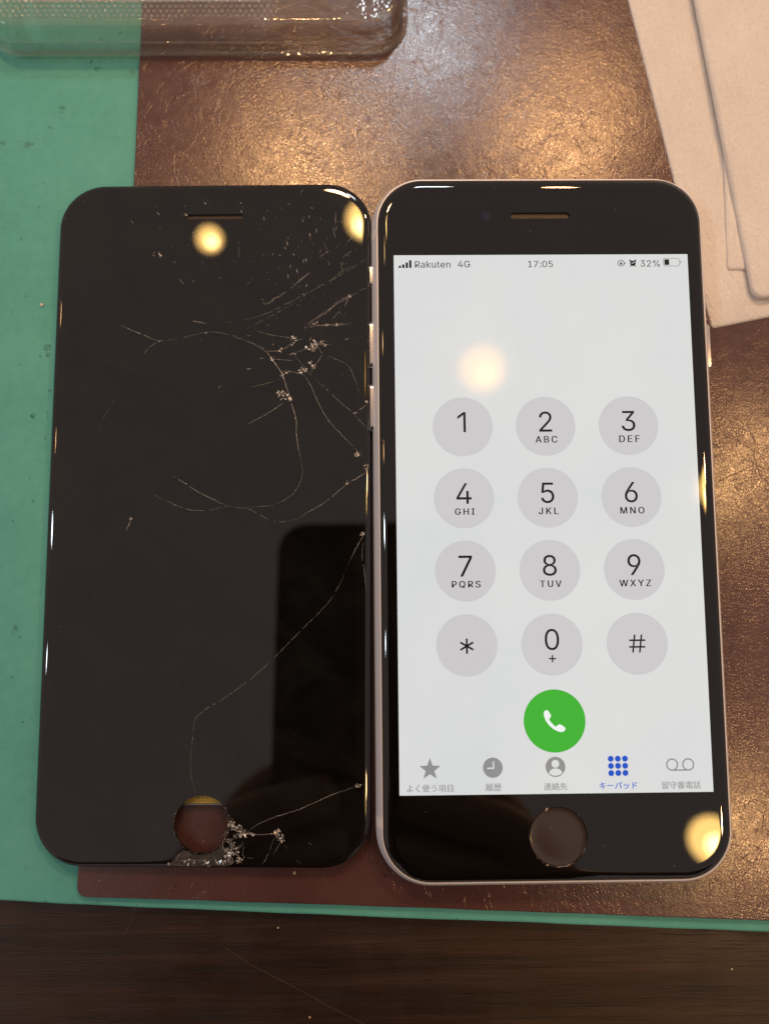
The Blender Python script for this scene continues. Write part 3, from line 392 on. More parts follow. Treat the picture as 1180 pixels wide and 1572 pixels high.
"GHI":[[[269,-7,205,1,149,25,104,64,69,116,47,179,40,254,47,329,69,393,103,445,149,484,203,508,265,516,304,513,340,504,374,489,403,469,429,445,449,416,465,384,474,349,408,349,399,372,387,393,373,411,356,427,337,439,315,448,291,454,265,456,222,450,183,432,150,404,125,364,109,314,103,254,109,194,125,145,151,105,184,76,224,59,269,53,309,57,345,71,374,93,396,123,410,160,415,202,434,199,283,199,283,256,478,256,478,200,471,141,451,91,419,50,377,19,326,0,720,0,720,509,785,509,785,289,1053,289,1053,509,1117,509,1117,0,1053,0,1053,232,785,232,785,0,1348,0,1348,57,1435,57,1435,452,1348,452,1348,509,1587,509,1587,452,1500,452,1500,57,1587,57,1587,0],[11,12,13,11,13,14,10,11,14,10,14,15,10,15,16,9,10,16,9,16,29,29,16,17,9,29,30,28,29,17,27,28,17,9,30,31,26,27,17,8,9,31,26,17,18,25,26,18,8,31,32,24,25,18,24,18,19,23,24,19,8,32,33,7,8,33,22,23,19,22,19,20,21,22,20,7,33,34,6,7,34,6,34,35,49,50,51,49,51,47,47,51,52,5,6,35,5,35,36,49,47,46,48,47,52,48,52,53,46,49,48,46,48,53,5,36,37,4,5,37,45,46,53,4,37,38,45,53,54,44,45,54,3,4,38,3,38,39,43,44,54,43,54,55,3,39,40,42,43,55,2,3,40,2,40,41,41,42,55,2,41,55,2,55,56,1,2,56,1,56,57,0,1,57,58,59,60,58,60,61,62,63,64,62,64,65,58,61,68,68,61,62,68,62,67,67,62,65,58,68,69,66,67,65,74,75,76,74,76,77,73,74,77,72,73,78,78,73,77,72,78,79,70,71,72,70,72,79,70,79,80,70,80,81]]],
"JKL":[[[185,-7,124,3,75,33,44,81,33,145,33,173,98,173,98,145,104,104,122,74,149,56,185,50,220,56,248,74,266,104,272,145,272,509,336,509,336,145,326,81,294,33,246,3,641,145,641,216,658,239,676,261,693,282,711,303,729,324,748,344,900,509,985,509,768,276,764,276,1203,0,1203,509,1268,509,1268,57,1504,57,1504,0],[15,16,17,15,17,18,4,5,6,4,6,7,3,4,7,3,7,8,14,15,18,14,18,19,3,8,9,13,14,19,2,3,9,13,19,20,2,9,10,12,13,20,2,10,11,11,12,20,2,11,20,1,2,20,1,20,21,0,1,21,29,30,31,29,31,32,28,29,32,27,28,32,26,27,32,25,26,33,33,26,32,25,33,22,24,25,22,23,24,22,34,35,36,34,36,37,34,37,38,34,38,39]],[[596,0,596,509,661,509,661,334,660,225,661,193,661,0,909,0,724,259,764,309,985,0],[0,1,2,0,2,3,0,3,4,0,4,5,0,5,6,8,9,10,7,8,10]]],
"MNO":[[[60,0,60,509,152,509,277,187,287,159,299,123,311,84,322,49,307,49,318,83,330,121,342,158,352,187,476,509,568,509,568,0,504,0,504,291,504,327,505,369,506,413,507,457,513,457,505,433,498,409,482,363,467,322,456,291,342,0,286,0,170,291,159,321,145,361,129,408,112,457,119,457,120,416,121,372,122,328,122,291,122,0,828,0,828,509,904,509,1111,183,1120,169,1131,151,1143,130,1156,107,1169,82,1182,55,1173,54,1171,81,1169,108,1168,134,1167,157,1167,195,1167,509,1231,509,1231,0,1155,0,970,290,946,331,932,354,916,381,876,452,887,454,890,384,892,328,893,291,893,0,1699,-7,1637,1,1582,25,1536,63,1501,115,1479,179,1472,254,1479,329,1501,393,1536,445,1582,484,1637,508,1699,516,1760,508,1815,484,1861,445,1895,393,1917,329,1925,254,1917,179,1895,115,1861,63,1815,25,1760,1,1699,53,1742,59,1781,76,1814,105,1840,144,1856,194,1862,254,1856,314,1840,365,1814,404,1781,433,1742,450,1699,456,1655,450,1616,433,1583,404,1557,364,1540,314,1535,254,1540,194,1557,144,1583,105,1616,76,1655,59],[0,1,34,34,1,2,34,2,35,35,2,3,12,13,21,21,13,14,21,14,22,22,14,15,0,34,36,36,34,33,36,35,33,33,35,3,12,21,23,23,21,20,23,22,15,12,23,24,20,23,15,0,36,37,19,20,15,12,24,25,32,33,3,0,37,38,18,19,15,12,25,26,31,32,3,0,38,39,17,18,15,12,26,27,30,31,3,0,39,40,29,30,3,12,27,28,16,17,15,29,3,4,11,12,28,29,4,5,10,11,28,29,5,6,9,10,28,29,6,8,8,6,7,8,9,28,29,8,28,41,42,65,65,42,43,65,43,66,66,43,44,56,57,58,56,58,59,67,66,64,64,66,44,41,65,67,67,65,64,41,67,68,63,64,44,62,63,44,61,62,44,41,68,69,41,69,70,60,61,44,55,56,59,60,44,45,60,45,46,54,55,59,60,46,47,53,54,59,60,47,48,52,53,59,60,48,49,60,49,51,51,49,50,51,52,59,60,51,59,82,83,84,81,82,84,81,84,85,80,81,85,80,85,107,107,85,86,80,107,108,106,107,86,80,108,109,105,106,86,79,80,109,105,86,87,79,109,110,104,105,87,79,110,111,103,104,87,78,79,111,103,87,88,102,103,88,78,111,112,77,78,112,102,88,89,77,112,113,101,102,89,76,77,113,76,113,114,100,101,89,100,89,90,76,114,115,99,100,90,75,76,115,99,90,91,75,115,116,98,99,91,74,75,116,98,91,92,74,116,117,97,98,92,74,117,118,96,97,92,73,74,118,96,92,93,73,118,95,95,96,93,73,95,93,72,73,93,72,93,94,71,72,94]]],
"PQRS":[[[60,0,60,509,235,509,289,503,332,487,366,462,390,430,404,391,409,348,404,304,390,265,366,233,332,207,289,191,235,186,109,186,109,242,233,242,269,246,297,256,318,272,333,294,342,319,344,348,342,376,333,402,318,423,297,439,268,449,232,452,125,452,125,0,830,159,897,159,954,85,968,65,1053,-48,985,-48,930,27,916,46,1318,0,1318,509,1494,509,1547,504,1591,489,1624,465,1648,433,1662,395,1667,352,1662,309,1648,271,1624,240,1591,217,1547,203,1494,198,1354,198,1354,255,1491,255,1527,258,1556,267,1577,281,1592,300,1600,324,1603,352,1600,380,1592,405,1577,425,1555,440,1527,449,1491,452,1382,452,1382,0,2070,-9,2019,-4,1974,9,1938,31,1911,60,1893,96,1885,137,1951,137,1957,110,1970,88,1989,71,2013,59,2041,52,2070,49,2103,52,2133,60,2157,74,2176,92,2188,114,2192,139,2189,161,2179,179,2163,193,2143,205,2118,214,2092,222,2030,239,1974,260,1933,289,1907,326,1899,372,1904,413,1922,448,1949,476,1984,498,2027,511,2074,516,2121,511,2163,498,2197,476,2224,449,2241,415,2248,378,2184,378,2173,412,2149,437,2114,453,2072,459,2041,456,2014,448,1992,435,1975,418,1965,398,1962,376,1966,352,1978,334,1995,319,2016,308,2038,300,2059,293,2111,279,2134,272,2158,264,2183,252,2205,238,2225,220,2241,198,2252,171,2255,139,2250,99,2233,64,2207,34,2170,11,2125,-4],[0,1,30,30,1,2,30,2,3,30,3,4,30,4,5,30,5,29,29,5,28,28,5,6,0,30,16,16,30,31,27,28,6,26,27,6,26,6,7,25,26,7,24,25,7,24,7,8,23,24,8,22,23,8,22,8,9,21,22,9,21,9,10,20,21,10,19,20,10,19,10,11,18,19,11,17,18,11,0,16,15,31,16,17,31,17,14,14,17,11,14,11,12,14,12,13,0,15,14,0,14,31,39,32,33,39,33,34,39,34,35,39,35,36,38,39,36,37,38,36,40,41,56,56,41,70,70,41,42,70,42,43,70,43,44,70,44,45,70,45,69,69,45,68,68,45,46,56,70,71,67,68,46,66,67,46,66,46,47,65,66,47,64,65,47,64,47,48,63,64,48,62,63,48,62,48,49,61,62,49,61,49,50,60,61,50,59,60,50,59,50,51,58,59,51,57,58,51,40,56,55,71,56,57,71,57,54,54,57,51,54,51,52,54,52,53,40,55,54,40,54,71,107,108,109,106,107,109,106,109,110,105,106,110,105,110,111,104,105,111,104,111,119,119,111,112,104,119,120,118,119,112,104,120,121,117,118,112,117,112,113,103,104,121,103,121,122,116,117,113,103,122,123,103,123,124,116,113,114,102,103,124,115,116,114,102,124,125,102,125,126,101,102,126,101,126,127,101,127,128,100,101,128,100,128,129,100,129,130,100,130,131,100,131,132,99,100,132,99,132,133,99,133,134,99,134,135,98,99,135,98,135,136,97,98,136,97,136,137,96,97,137,96,137,138,95,96,138,94,95,138,94,138,139,93,94,139,92,93,139,92,139,140,91,92,140,90,91,140,90,140,141,77,78,79,77,79,80,89,90,141,77,80,81,89,141,142,76,77,81,88,89,142,76,81,82,87,88,142,76,82,83,87,142,143,75,76,83,86,87,143,75,83,84,75,84,85,85,86,143,75,85,143,75,143,144,74,75,144,74,144,145,73,74,145,72,73,145]],[[852,-7,790,1,735,25,689,63,654,115,632,179,625,254,632,329,654,393,689,445,735,484,790,508,852,516,913,508,968,484,1014,445,1048,393,1070,329,1078,254,1070,179,1048,115,1014,63,968,25,913,1,852,53,895,59,934,76,967,105,993,144,1009,194,1015,254,1009,314,993,365,967,404,934,433,895,450,852,456,808,450,769,433,735,404,710,364,693,314,688,254,693,194,710,144,735,105,769,76,808,59,1611,0,1488,229,1561,229,1686,0],[11,12,13,10,11,13,10,13,14,9,10,14,9,14,36,36,14,15,9,36,37,35,36,15,9,37,38,34,35,15,8,9,38,34,15,16,8,38,39,33,34,16,8,39,40,32,33,16,7,8,40,32,16,17,31,32,17,7,40,41,6,7,41,31,17,18,6,41,42,30,31,18,5,6,42,5,42,43,29,30,18,29,18,19,5,43,44,28,29,19,4,5,44,28,19,20,4,44,45,27,28,20,3,4,45,27,20,21,3,45,46,26,27,21,3,46,47,25,26,21,2,3,47,25,21,22,2,47,24,24,25,22,2,24,22,1,2,22,1,22,23,0,1,23,48,49,50,48,50,51]]],
"TUV":[[[32,452,32,509,417,509,417,452,257,452,257,0,193,0,193,452,847,-8,791,-2,743,15,703,43,673,80,655,124,649,173,649,509,713,509,713,178,717,144,729,113,749,87,776,68,809,56,847,52,886,56,919,68,946,87,965,113,977,144,981,178,981,509,1046,509,1046,173,1040,124,1021,80,992,43,952,15,904,-2,1450,0,1262,509,1330,509,1438,206,1448,176,1461,137,1476,89,1494,31,1480,31,1498,90,1513,138,1525,176,1535,206,1641,509,1709,509,1524,0],[0,1,2,0,2,3,7,0,3,6,7,4,4,7,3,6,4,5,14,15,16,14,16,17,29,30,31,29,31,32,14,17,18,28,29,32,13,14,18,28,32,33,13,18,19,27,28,33,12,13,19,27,33,34,12,19,20,26,27,34,12,20,21,25,26,34,11,12,21,25,34,35,11,21,22,24,25,35,11,22,23,23,24,35,11,23,35,10,11,35,10,35,36,9,10,36,9,36,37,8,9,37,38,39,40,38,40,41,50,51,52,50,52,53,38,41,42,49,50,53,38,42,43,48,49,53,47,48,53,38,43,44,46,47,45,45,47,53,38,44,45,38,45,53]]],
"WXYZ":[[[155,0,16,509,82,509,163,196,170,171,175,145,187,94,192,67,197,40,189,40,194,67,200,94,205,120,211,145,224,196,306,509,380,509,462,196,468,171,474,145,486,94,492,67,497,40,488,40,493,67,499,94,504,120,510,145,523,196,603,509,670,509,530,0,455,0,368,323,359,356,351,391,344,431,336,475,350,475,342,433,335,395,327,359,318,323,230,0,844,0,1043,284,1043,236,856,509,930,509,1004,400,1018,379,1030,361,1040,345,1050,329,1059,312,1070,292,1058,292,1078,329,1088,345,1098,361,1125,400,1200,509,1272,509,1085,239,1085,287,1282,0,1208,0,1118,129,1095,165,1085,180,1076,195,1067,212,1057,231,1071,231,1061,213,1052,196,1042,181,1032,166,1008,129,918,0,1644,0,1644,208,1457,509,1532,509,1633,344,1649,318,1663,292,1676,264,1690,230,1664,230,1678,265,1692,293,1706,318,1721,344,1821,509,1896,509,1708,208,1708,0,2094,0,2094,46,2326,385,2342,408,2358,431,2376,453,2393,476,2400,454,2369,453,2338,452,2306,452,2275,452,2093,452,2093,509,2449,509,2449,462,2221,129,2204,105,2186,81,2150,33,2142,54,2173,56,2204,57,2235,57,2266,57,2452,57,2452,0],[0,1,2,0,2,3,14,15,37,37,15,16,37,16,38,38,16,17,28,29,30,28,30,31,14,37,39,39,37,36,39,38,36,36,38,17,14,39,40,35,36,17,14,40,41,34,35,17,14,41,42,33,34,17,14,42,43,32,33,17,0,3,4,13,14,43,32,17,18,27,28,31,0,4,5,32,18,19,0,5,6,12,13,43,32,19,20,26,27,31,11,12,43,25,26,31,0,6,7,10,11,43,32,20,21,24,25,31,0,7,9,9,7,8,9,10,43,32,21,23,23,21,22,23,24,31,0,9,43,32,23,31,46,47,48,46,48,49,60,61,62,60,62,63,46,49,50,59,60,63,46,50,51,46,51,52,58,59,63,46,52,45,45,52,53,57,58,64,64,58,63,45,53,54,56,57,55,55,57,64,45,54,55,45,55,64,45,64,65,44,45,72,72,45,73,73,45,65,44,72,74,74,72,71,74,73,71,71,73,65,44,74,75,70,71,65,44,75,76,69,70,65,44,76,77,68,69,65,44,77,78,67,68,65,44,78,79,66,67,65,81,82,83,81,83,84,93,94,95,93,95,96,81,84,85,92,93,96,81,85,86,91,92,96,90,91,96,81,86,87,89,90,88,88,90,96,81,87,88,81,88,96,80,81,96,80,96,97,110,111,112,110,112,104,104,112,113,110,104,106,106,104,103,105,104,113,105,113,114,106,105,103,103,105,114,110,106,107,102,103,114,109,110,107,108,109,107,101,102,114,100,101,114,99,100,114,99,114,115,99,115,116,99,116,118,118,116,117,119,120,121,119,121,122,119,122,123,119,123,124,118,119,124,99,118,124,98,99,124]]],
"Rakuten":[[[60,0,60,509,236,509,290,504,333,489,367,465,390,433,405,395,409,352,405,309,390,271,367,240,333,217,289,203,236,198,96,198,96,255,234,255,269,258,298,267,319,281,334,300,342,324,345,352,342,380,334,405,319,425,298,440,269,449,233,452,125,452,125,0,624,-9,589,-5,558,5,532,22,512,45,499,73,494,108,498,138,507,161,522,179,541,193,564,203,589,211,616,216,642,220,698,227,716,230,729,235,737,243,739,255,739,257,737,279,731,297,719,311,704,322,684,329,660,331,634,329,613,322,596,313,582,301,571,288,564,274,505,291,521,322,542,346,568,364,597,375,627,382,658,384,679,383,703,379,727,372,750,360,770,343,786,320,797,290,801,251,801,0,741,0,741,52,736,52,728,38,716,25,700,12,679,1,654,-6,634,45,666,49,692,59,712,74,727,93,736,115,739,138,739,190,734,186,723,182,710,179,695,176,664,171,639,168,618,164,598,159,581,150,567,139,559,124,556,105,558,87,566,72,578,61,594,52,613,47,978,137,978,212,989,212,1153,379,1228,379,1052,199,1045,199,1446,-5,1410,-1,1379,11,1353,31,1333,59,1321,95,1316,139,1316,379,1378,379,1378,144,1383,105,1401,75,1428,56,1464,50,1490,53,1513,62,1532,77,1547,97,1557,122,1560,153,1560,379,1621,379,1621,0,1562,0,1562,92,1571,92,1550,47,1521,17,1486,0,1893,379,1893,327,1695,327,1695,379,2143,-8,2092,-2,2048,16,2013,46,1987,85,1971,132,1965,187,1971,242,1987,290,2012,329,2046,359,2088,378,2136,384,2167,382,2197,374,2225,361,2250,341,2272,315,2288,282,2299,242,2302,194,2302,169,2006,169,2006,221,2269,221,2241,202,2238,237,2229,269,2214,294,2194,314,2168,326,2136,330,2104,326,2078,313,2056,294,2040,270,2030,241,2027,211,2027,178,2031,139,2042,106,2059,80,2082,61,2111,50,2144,46,2165,48,2185,53,2202,61,2217,73,2228,88,2237,105,2296,91,2284,63,2266,39,2243,19,2214,4,2181,-5,2464,227,2464,0,2403,0,2403,379,2462,379,2462,287,2453,287,2474,332,2502,362,2537,379,2578,384,2614,380,2645,369,2671,349,2691,321,2703,285,2707,240,2707,0,2646,0,2646,235,2640,275,2623,304,2596,323,2560,329,2534,326,2511,317,2491,303,2476,283,2467,257],[0,1,16,16,1,30,30,1,2,30,2,3,30,3,4,30,4,5,30,5,29,29,5,28,28,5,6,16,30,31,27,28,6,26,27,6,26,6,7,25,26,7,24,25,7,24,7,8,23,24,8,22,23,8,22,8,9,21,22,9,21,9,10,20,21,10,19,20,10,19,10,11,18,19,11,17,18,11,0,16,15,31,16,17,31,17,14,14,17,11,14,11,12,14,12,13,0,15,14,0,14,31,70,71,72,70,72,73,69,70,73,69,73,74,68,69,74,68,74,75,67,68,75,67,75,76,66,67,76,66,76,58,58,76,57,57,76,77,66,58,59,66,59,60,56,57,77,65,66,60,65,60,61,55,56,77,55,77,78,65,61,62,54,55,78,65,62,63,53,54,78,64,65,63,53,78,79,52,53,79,51,52,79,50,51,79,50,79,80,49,50,80,48,49,96,96,49,80,47,48,96,46,47,96,45,46,96,44,45,96,43,44,96,42,43,96,41,42,96,41,96,97,95,96,80,41,97,98,41,98,99,40,41,99,40,99,100,40,100,101,40,101,102,40,102,103,40,103,104,39,40,104,39,104,105,39,105,106,39,106,107,38,39,107,94,95,80,38,107,108,93,94,80,37,38,108,37,108,109,92,93,82,82,93,80,37,109,110,91,92,82,36,37,110,36,110,111,36,111,112,90,91,83,83,91,82,36,112,113,90,83,84,81,82,80,89,90,84,36,113,89,35,36,89,35,89,84,35,84,85,35,85,86,34,35,86,34,86,87,33,34,87,33,87,88,32,33,88,116,117,118,116,118,119,114,115,116,114,116,120,120,116,119,127,128,129,127,129,130,140,141,142,140,142,143,139,140,143,127,130,131,126,127,131,138,139,146,146,139,143,126,131,132,137,138,145,145,138,146,125,126,132,137,145,147,147,145,144,147,146,143,136,137,147,125,132,133,135,136,147,124,125,133,124,133,134,134,135,147,124,134,147,124,147,148,144,147,143,123,124,148,123,148,149,122,123,149,122,149,121,152,153,150,152,150,151,165,166,167,165,167,168,164,165,168,164,168,169,164,169,170,163,164,170,163,170,185,185,170,171,163,185,186,184,185,171,162,163,186,162,186,187,183,184,171,183,171,172,182,183,172,162,187,188,162,188,189,181,182,172,161,162,189,181,172,173,161,189,190,180,181,173,160,161,190,180,173,178,178,173,174,160,190,177,177,190,191,179,180,178,160,177,176,191,177,178,191,178,174,192,191,174,192,174,175,159,160,176,193,192,175,159,176,193,193,176,175,159,193,194,158,159,194,158,194,195,203,204,205,203,205,206,202,203,206,157,158,195,157,195,196,201,202,206,201,206,207,157,196,197,200,201,207,199,200,207,157,197,198,198,199,207,156,157,198,156,198,207,156,207,208,156,208,209,155,156,209,155,209,210,154,155,210,220,221,222,220,222,223,213,214,215,213,215,217,217,215,216,219,220,223,219,223,224,218,219,224,218,224,234,234,224,225,217,218,236,236,218,235,235,218,234,233,234,225,232,233,225,232,225,226,217,236,237,231,232,226,217,237,238,213,217,239,239,217,238,231,226,227,230,231,227,213,239,211,230,227,228,229,230,228,213,211,212]],[[353,0,230,229,303,229,428,0,921,0,921,509,982,509,982,0,1162,0,1016,186,1059,229,1240,0,1754,471,1815,471,1815,98,1817,76,1825,61,1839,53,1859,50,1874,51,1891,54,1902,2,1892,-1,1881,-3,1869,-4,1857,-4,1814,2,1781,21,1761,52,1754,93],[0,1,2,0,2,3,4,5,6,4,6,7,9,10,11,8,9,11,29,12,13,29,13,14,29,14,15,28,29,15,28,15,16,28,16,17,19,20,21,28,17,18,27,28,18,18,19,21,27,18,21,26,27,21,25,26,21,25,21,22,25,22,23,25,23,24]]],
"4G":[[[40,105,40,158,247,509,311,509,109,166,109,163,413,163,413,105,737,-7,673,1,617,25,572,64,537,116,516,179,508,254,516,329,537,393,572,445,617,484,671,508,733,516,772,513,808,504,842,489,871,469,897,445,917,416,933,384,942,349,876,349,867,372,855,393,841,411,824,427,805,439,783,448,759,454,733,456,690,450,651,432,618,404,593,364,577,314,572,254,577,194,593,145,619,105,652,76,692,59,737,53,777,57,813,71,842,93,864,123,878,160,883,202,902,199,751,199,751,256,946,256,946,200,939,141,919,91,887,50,845,19,794,0],[1,2,3,1,3,4,1,4,5,1,5,6,1,6,7,0,1,7,19,20,21,19,21,22,18,19,22,18,22,23,18,23,24,17,18,24,17,24,37,37,24,25,17,37,38,36,37,25,35,36,25,17,38,39,34,35,25,16,17,39,34,25,26,33,34,26,16,39,40,32,33,26,32,26,27,31,32,27,16,40,41,15,16,41,30,31,27,30,27,28,29,30,28,15,41,42,14,15,42,14,42,43,57,58,59,57,59,55,55,59,60,13,14,43,13,43,44,57,55,54,56,55,60,56,60,61,54,57,56,54,56,61,13,44,45,12,13,45,53,54,61,12,45,46,53,61,62,52,53,62,11,12,46,11,46,47,51,52,62,51,62,63,11,47,48,50,51,63,10,11,48,10,48,49,49,50,63,10,49,63,10,63,64,9,10,64,9,64,65,8,9,65]],[[282,0,282,121,282,146,282,318,343,318,343,0],[2,3,4,2,4,5,1,2,5,0,1,5]]],
"17:05":[[[76,0,76,55,391,55,391,0,565,0,791,448,791,452,530,452,530,509,859,509,859,449,633,0,1031,-4,1014,-1,999,9,989,24,986,41,989,59,999,73,1014,83,1031,87,1049,83,1064,73,1074,59,1077,41,1074,24,1064,9,1049,-1,1031,271,1014,274,999,284,989,299,986,316,989,334,999,349,1014,359,1031,362,1049,359,1064,349,1074,334,1077,316,1074,299,1064,284,1049,274,1366,-7,1313,1,1269,24,1233,62,1208,113,1192,178,1187,254,1192,330,1208,395,1234,447,1269,484,1313,508,1366,516,1418,508,1462,484,1497,447,1523,395,1539,330,1544,254,1539,178,1523,113,1497,62,1462,24,1418,1,1366,50,1400,56,1429,74,1452,103,1469,144,1479,194,1483,254,1479,314,1469,365,1452,405,1429,435,1400,453,1366,460,1331,453,1302,435,1279,405,1262,365,1252,314,1248,254,1252,194,1262,144,1279,103,1302,74,1331,56,1828,-7,1785,-2,1747,11,1715,32,1690,60,1673,93,1667,130,1729,130,1734,108,1745,89,1761,73,1780,60,1803,52,1828,50,1857,53,1883,64,1905,82,1921,104,1931,131,1935,162,1931,193,1921,221,1904,244,1882,262,1855,273,1825,277,1799,275,1774,268,1752,258,1735,246,1674,253,1703,509,1973,509,1973,452,1758,452,1741,301,1743,301,1762,315,1784,325,1810,331,1836,334,1870,330,1901,321,1928,306,1952,285,1971,260,1986,231,1995,199,1998,163,1992,117,1976,76,1950,41,1916,15,1875,-1],[0,1,2,0,2,3,7,8,9,7,9,6,6,9,10,5,6,10,5,10,11,4,5,11,19,20,21,18,19,21,18,21,22,17,18,22,17,22,23,16,17,23,16,23,24,15,16,24,15,24,25,14,15,25,14,25,26,13,14,26,13,26,27,12,13,27,35,36,37,34,35,37,34,37,38,33,34,38,33,38,39,32,33,39,32,39,40,31,32,40,31,40,41,30,31,41,30,41,42,29,30,42,29,42,43,28,29,43,55,56,57,54,55,57,54,57,58,53,54,58,53,58,80,80,58,59,53,80,81,79,80,59,53,81,82,78,79,59,52,53,82,78,59,60,52,82,83,77,78,60,52,83,84,76,77,60,51,52,84,76,60,61,51,84,85,75,76,61,50,51,85,75,61,62,50,85,86,74,75,62,49,50,86,49,86,87,73,74,62,73,62,63,49,87,88,72,73,63,48,49,88,72,63,64,48,88,89,71,72,64,47,48,89,71,64,65,47,89,90,70,71,65,47,90,91,69,70,65,46,47,91,69,65,66,46,91,68,68,69,66,46,68,66,45,46,66,45,66,67,44,45,67,122,123,126,126,123,124,126,124,125,122,126,127,131,132,133,130,131,133,130,133,134,129,130,134,129,134,135,128,129,135,128,135,136,122,127,128,122,128,118,118,128,117,117,128,136,117,136,137,116,117,137,122,118,119,115,116,137,122,119,120,114,115,137,114,137,138,122,120,121,113,114,138,113,138,139,112,113,139,112,139,140,111,112,140,111,140,141,110,111,141,109,110,141,97,98,99,97,99,100,109,141,142,97,100,101,108,109,142,96,97,101,96,101,102,107,108,142,107,142,143,96,102,103,106,107,143,95,96,103,95,103,104,105,106,143,95,104,105,95,105,143,95,143,144,94,95,144,94,144,145,93,94,145,93,145,92]],[[276,509,276,0,212,0,212,448,209,448,86,358,86,427,198,509],[6,7,0,6,0,4,4,0,3,3,0,1,6,4,5,2,3,1]]],
"32%":[[[218,-7,173,-3,133,10,98,30,70,57,52,91,44,132,109,132,115,107,126,87,144,71,165,59,191,52,219,50,248,53,275,61,297,74,315,93,325,116,329,145,326,172,316,196,299,217,275,234,242,244,201,248,157,248,157,299,288,448,288,452,70,452,70,509,372,509,372,461,211,278,211,289,264,288,308,276,344,253,371,222,387,186,393,145,387,103,370,66,344,36,309,12,266,-2,532,0,532,47,702,229,729,257,750,282,767,305,779,327,786,348,788,371,785,397,776,419,761,436,741,449,718,457,692,460,664,457,640,447,621,433,607,413,598,390,595,362,534,362,539,405,554,442,579,473,611,496,650,511,693,516,736,511,774,497,805,474,829,445,844,411,849,372,847,345,839,318,825,290,804,259,774,223,735,180,621,60,621,57,857,57,857,0,1112,283,1082,286,1057,297,1037,314,1022,335,1014,360,1011,388,1011,412,1014,440,1023,464,1037,486,1057,503,1082,513,1112,517,1142,513,1167,503,1186,486,1200,464,1209,440,1212,412,1212,388,1209,360,1200,335,1186,314,1166,297,1141,286,1112,327,1134,332,1148,346,1157,365,1159,388,1159,412,1157,435,1149,454,1134,468,1112,473,1090,468,1075,454,1066,435,1063,412,1063,388,1066,365,1074,346,1089,332,1437,-10,1407,-6,1382,5,1363,21,1348,43,1339,68,1337,95,1337,120,1340,147,1348,172,1363,194,1383,210,1408,221,1437,225,1467,221,1492,210,1512,194,1526,172,1534,147,1537,120,1537,95,1534,68,1525,43,1511,21,1492,5,1467,-6,1437,35,1459,39,1474,53,1482,73,1485,95,1485,120,1482,142,1474,162,1460,176,1437,180,1415,176,1400,162,1392,142,1389,120,1389,95,1392,73,1400,53,1415,39],[30,31,32,30,32,33,30,33,29,29,33,28,28,33,34,27,28,35,35,28,34,26,27,35,26,35,36,26,36,37,26,37,38,26,38,25,25,38,24,24,38,39,23,24,39,22,23,39,22,39,40,21,22,40,20,21,40,20,40,41,19,20,41,18,19,41,18,41,42,5,6,7,5,7,8,17,18,42,5,8,9,17,42,43,16,17,43,4,5,9,4,9,10,15,16,43,4,10,11,15,43,44,14,15,44,4,11,12,3,4,12,13,14,44,3,12,13,3,13,44,3,44,45,2,3,45,2,45,46,1,2,46,1,46,0,73,74,75,72,73,75,72,75,76,72,76,77,71,72,77,71,77,78,70,71,62,62,71,61,61,71,78,60,61,78,70,62,63,59,60,78,58,59,78,70,63,64,58,78,79,69,70,64,57,58,79,69,64,65,56,57,79,69,65,66,56,79,80,68,69,66,55,56,80,68,66,67,55,80,81,54,55,81,53,54,81,53,81,82,52,53,82,52,82,83,51,52,83,51,83,84,50,51,84,50,84,85,49,50,85,48,49,85,48,85,86,48,86,87,48,87,88,48,88,89,48,89,90,47,48,90,103,104,105,102,103,105,102,105,106,101,102,106,101,106,107,100,101,107,100,107,126,126,107,108,100,126,127,125,126,108,100,127,128,124,125,108,99,100,128,124,108,109,99,128,129,123,124,109,98,99,129,123,109,110,98,129,130,122,123,110,97,98,130,97,130,131,121,122,110,121,110,111,96,97,131,96,131,132,120,121,111,120,111,112,96,132,133,119,120,112,95,96,133,119,112,113,95,133,134,118,119,113,94,95,134,118,113,114,94,134,117,117,118,114,94,117,114,93,94,114,93,114,115,92,93,115,92,115,116,91,92,116,147,148,149,146,147,149,146,149,150,145,146,150,145,150,151,144,145,151,144,151,170,170,151,152,144,170,171,169,170,152,144,171,172,168,169,152,143,144,172,168,152,153,143,172,173,167,168,153,142,143,173,167,153,154,142,173,174,166,167,154,141,142,174,141,174,175,165,166,154,165,154,155,140,141,175,140,175,176,164,165,155,164,155,156,140,176,177,163,164,156,139,140,177,163,156,157,139,177,178,162,163,157,138,139,178,162,157,158,138,178,161,161,162,158,138,161,158,137,138,158,137,158,159,136,137,159,136,159,160,135,136,160]],[[1069,0,1418,509,1476,509,1127,0],[0,1,2,0,2,3]]],
